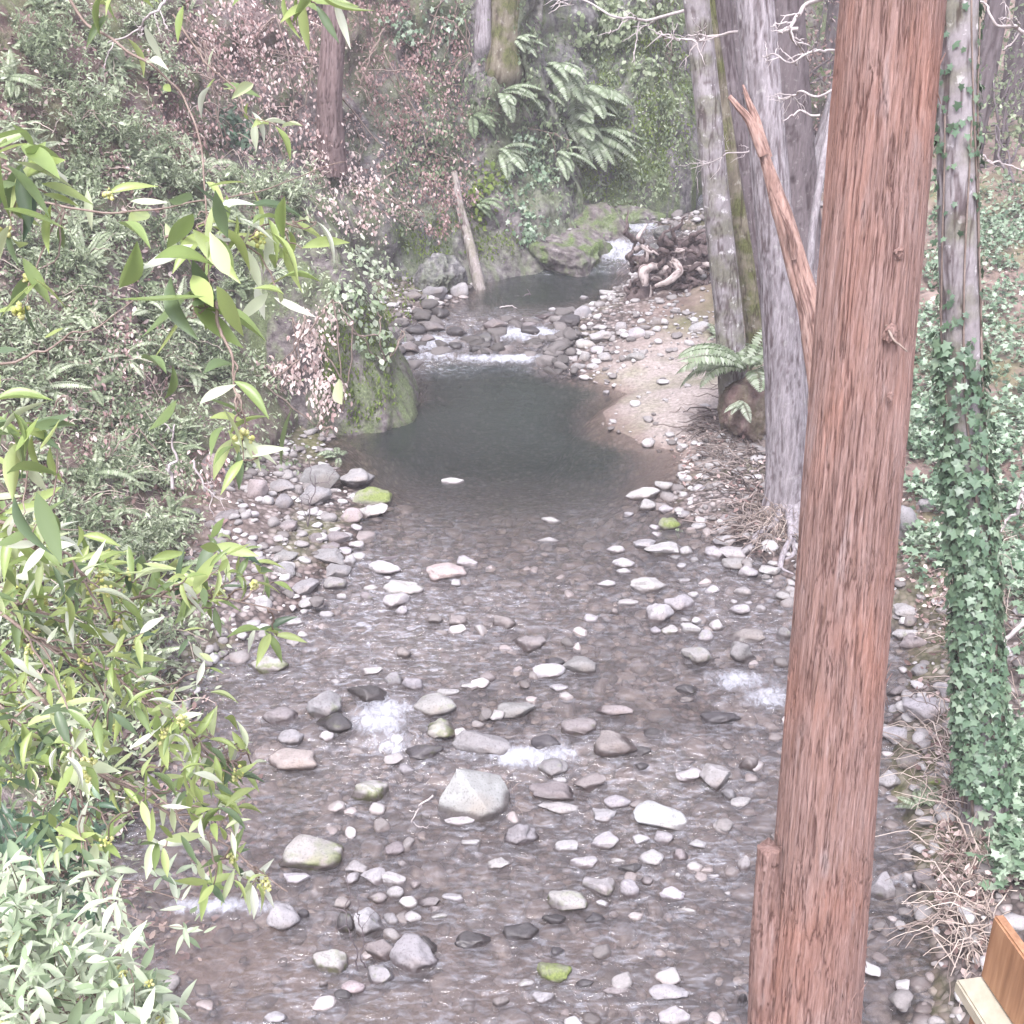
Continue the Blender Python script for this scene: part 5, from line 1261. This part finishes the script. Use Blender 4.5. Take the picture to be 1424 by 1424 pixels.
branch('leafless curved laurel twig crossing the left slope', [(-20, 510, 2.3), (70, 480, 2.3), (140, 450, 2.3), (190, 415, 2.3)], [(-10, 505, 2.3, -40, 20, 3, 70)], seed=9)
branch('long thin laurel twig crossing level over the left slope', [(0, 265, 2.2), (80, 285, 2.2), (150, 295, 2.2), (250, 288, 2.2), (350, 260, 2.2), (480, 225, 2.25)], [(150, 270, 2.2, 60, 15, 3, 70), (230, 310, 2.2, 40, 25, 3, 76)], r=.005, seed=10, tint=.8)
# the leafy mass below
rg = np.random.default_rng(77)
MASS = [('leafy laurel bough reaching right over the stream edge, upper one', [(-80, 800, 2.5), (60, 850, 2.5), (180, 830, 2.55), (300, 830, 2.6), (390, 850, 2.6)], (10, 395, 740, 900), 36, 52),
        ('longest laurel bough, its dark stem slanting down to the right', [(-60, 800, 2.35), (40, 880, 2.35), (130, 930, 2.4), (210, 980, 2.4), (300, 1040, 2.45), (345, 1070, 2.5)], (30, 350, 880, 1080), 40, 52),
        ('laurel bough drooping with pale narrow leaves over the side pool', [(40, 950, 2.4), (120, 1060, 2.4), (220, 1130, 2.45), (330, 1190, 2.5), (400, 1240, 2.5)], (60, 380, 1060, 1230), 20, 52),
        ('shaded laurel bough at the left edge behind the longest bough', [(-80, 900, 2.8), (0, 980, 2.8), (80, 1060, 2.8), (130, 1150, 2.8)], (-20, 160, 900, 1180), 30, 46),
        ('laurel bough with whitish new leaves at the left edge', [(-60, 700, 2.2), (20, 730, 2.2), (90, 780, 2.2), (150, 860, 2.25)], (-10, 180, 690, 860), 20, 56)]
for i, (lb, stem, (u0, u1, v0, v1), k, lp) in enumerate(MASS):
    sp_ = []
    S = np.array(stem)
    for q in range(k):
        u = rg.uniform(u0, u1); vs_ = np.interp(u, S[:, 0], S[:, 1]); v = np.clip(vs_ + rg.normal(0, (v1 - v0) * .22), v0, v1)
        d = float(np.interp(u, S[:, 0], S[:, 2])) + rg.uniform(-.25, .3)
        sp_.append((u, v, d, rg.uniform(15, 60), rg.uniform(-30, 50), int(rg.integers(5, 9)), lp * rg.uniform(.75, 1.2)))
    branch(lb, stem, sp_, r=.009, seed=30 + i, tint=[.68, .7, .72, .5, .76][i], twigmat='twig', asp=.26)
# the pale-leaved shrub in the lower left corner
PS = [('pale-leaved shrub filling the lower left corner', (-40, 250, 1300, 1440), 95, 3.4, 46, .8), ('smaller pale shrub above the corner one, by the side pool', (-40, 90, 1180, 1320), 40, 3.6, 42, .7), ('thin pale-leaved shoot hanging over the side pool', (110, 260, 1190, 1300), 12, 2.9, 40, .85), ('ivy-like leafy clump on the bank beside the side pool', (0, 130, 1130, 1260), 40, 4.4, 36, .35)]
for i, (lb, (u0, u1, v0, v1), k, d0, lp, tn) in enumerate(PS):
    sp_ = []
    for q in range(k):
        u = rg.uniform(u0, u1); v = rg.uniform(v0, v1)
        if i == 0 and v < 1330 + .25 * max(u - 120, 0) and u > 120: v = 1330 + .35 * (u - 120) + rg.uniform(0, 60)
        sp_.append((u, v, d0 + rg.uniform(-.25, .35) - (v - v0) / 400, rg.uniform(-40, 40), rg.uniform(-50, 25), int(rg.integers(6, 10)), lp * rg.uniform(.7, 1.25)))
    c = [(u0 - 10, v1 + 70, d0), ((u0 + u1) / 2 - 20, v1 - 10, d0), (u1 - 30, (v0 + v1) / 2 + 15, d0)] if i != 2 else [(105, 1060, 2.9), (118, 1180, 2.9), (150, 1260, 2.9), (185, 1360, 2.95), (200, 1440, 3)]
    branch(lb, c, sp_, r=.008 if i != 2 else .006, seed=50 + i, tint=tn, mat='pale_leaf' if i != 3 else 'ivy', twigmat='twig', asp=.3, cat='shrub' if i != 2 else 'branch', name='pale_shrub' if i != 2 else 'willow_shoot', flowers=(i == 0), cone=1.1)
# the deck's corner in the lower right
A = pd(1381, 1272, 2.3)
vert = np.array([0, 0, -1.0])
# board runs to the right and towards the camera
E = pd(1424, 1292, 2.3 * .955); run_ = E - A; run_[2] = 0; run_ = unit(run_); nn_ = np.array([-run_[1], run_[0], 0]); nn_ = nn_ if nn_[1] > 0 else -nn_
import bmesh
def box_obj(name, o, x, y, z, sx, sy, sz, mat, parent, bev=.004):
    bm = bmesh.new(); bmesh.ops.create_cube(bm, size=1)
    for v in bm.verts:
        v.co = Vector(o + x * (v.co.x + .5) * sx + y * (v.co.y + .5) * sy + z * (v.co.z - .5) * sz)
    bmesh.ops.bevel(bm, geom=bm.edges[:], offset=bev, segments=2, affect='EDGES'); bmesh.ops.recalc_face_normals(bm, faces=bm.faces[:])
    me = bpy.data.meshes.new(name); bm.to_mesh(me); bm.free(); me.materials.append(mat); return link(name, me, parent)
up_ = np.array([0, 0, 1.0])
dk = empty('wooden_railing', A + np.array([0, 0, -.3]), 'corner of a brown stained wooden railing board above a pale ledge, lower right', 'railing')
La = local(dk, A)
box_obj('board', La, run_, nn_, up_, .9, .022, .152, M['board'], dk)
box_obj('ledge', La - run_ * .004 - nn_ * .048 - up_ * .1555, run_, nn_, up_, 1.0, .08, .030, M['ledge'], dk)
box_obj('ledge_skirt', La + run_ * .02 - nn_ * .02 - up_ * .1875, run_, nn_, up_, 1.0, .04, .2, M['board'], dk)
# ------------------------------------------------------------------ light, air, view
w = bpy.data.worlds.new('World'); SC.world = w; w.use_nodes = True
nt = w.node_tree; bg = nt.nodes['Background']
sky = nt.nodes.new('ShaderNodeTexSky'); sky.sky_type = 'NISHITA'; sky.sun_disc = False
sky.sun_elevation = R(58); sky.sun_rotation = R(200)
sky.air_density = 1.0; sky.dust_density = 3.0
hs = nt.nodes.new('ShaderNodeHueSaturation'); hs.inputs['Saturation'].default_value = .38
nt.links.new(sky.outputs[0], hs.inputs['Color']); 
mu = nt.nodes.new('ShaderNodeMix'); mu.data_type = 'RGBA'; mu.blend_type = 'MULTIPLY'; mu.inputs[0].default_value = 1
mu.inputs[7].default_value = (1.01, .985, 1.09, 1)
nt.links.new(hs.outputs[0], mu.inputs[6]); nt.links.new(mu.outputs[2], bg.inputs['Color'])
bg.inputs['Strength'].default_value = .15
sun = bpy.data.lights.new('sun', 'SUN'); sun.energy = 1.4; sun.angle = R(22); sun.color = (1, .965, .955)
so = bpy.data.objects.new('sun', sun); COL.objects.link(so)
el, az = R(58), R(200)
sd = Vector((math.sin(az) * math.cos(el), math.cos(az) * math.cos(el), math.sin(el)))
so.rotation_euler = (-sd).to_track_quat('-Z', 'Y').to_euler(); so.location = (0, 0, 30)
vs = SC.view_settings; vs.view_transform = 'Standard'; vs.look = 'None'; vs.exposure = EXPOSURE; vs.gamma = 1
if HAZE > 0:
    import bmesh
    bm = bmesh.new(); bmesh.ops.create_cube(bm, size=1)
    me = bpy.data.meshes.new('haze'); bm.to_mesh(me); bm.free()
    hz = link('haze', me); hz.scale = (150, 150, 75); hz.location = (2, 50, -3 + 37.5)
    tag(hz, kind='stuff')
    mm = bpy.data.materials.new('haze'); mm.use_nodes = True; t = mm.node_tree; t.nodes.clear()
    o = t.nodes.new('ShaderNodeOutputMaterial'); pv = t.nodes.new('ShaderNodeVolumePrincipled')
    pv.inputs['Color'].default_value = (.97, .95, 1, 1); pv.inputs['Density'].default_value = HAZE
    t.links.new(pv.outputs[0], o.inputs['Volume']); me.materials.append(mm)
cy = SC.cycles
cy.use_denoising = True; cy.denoiser = 'OPENIMAGEDENOISE'
cy.max_bounces = 8; cy.diffuse_bounces = 3; cy.glossy_bounces = 3; cy.transmission_bounces = 4; cy.transparent_max_bounces = 10; cy.volume_bounces = 1
cy.caustics_reflective = False; cy.caustics_refractive = False; cy.sample_clamp_indirect = 6
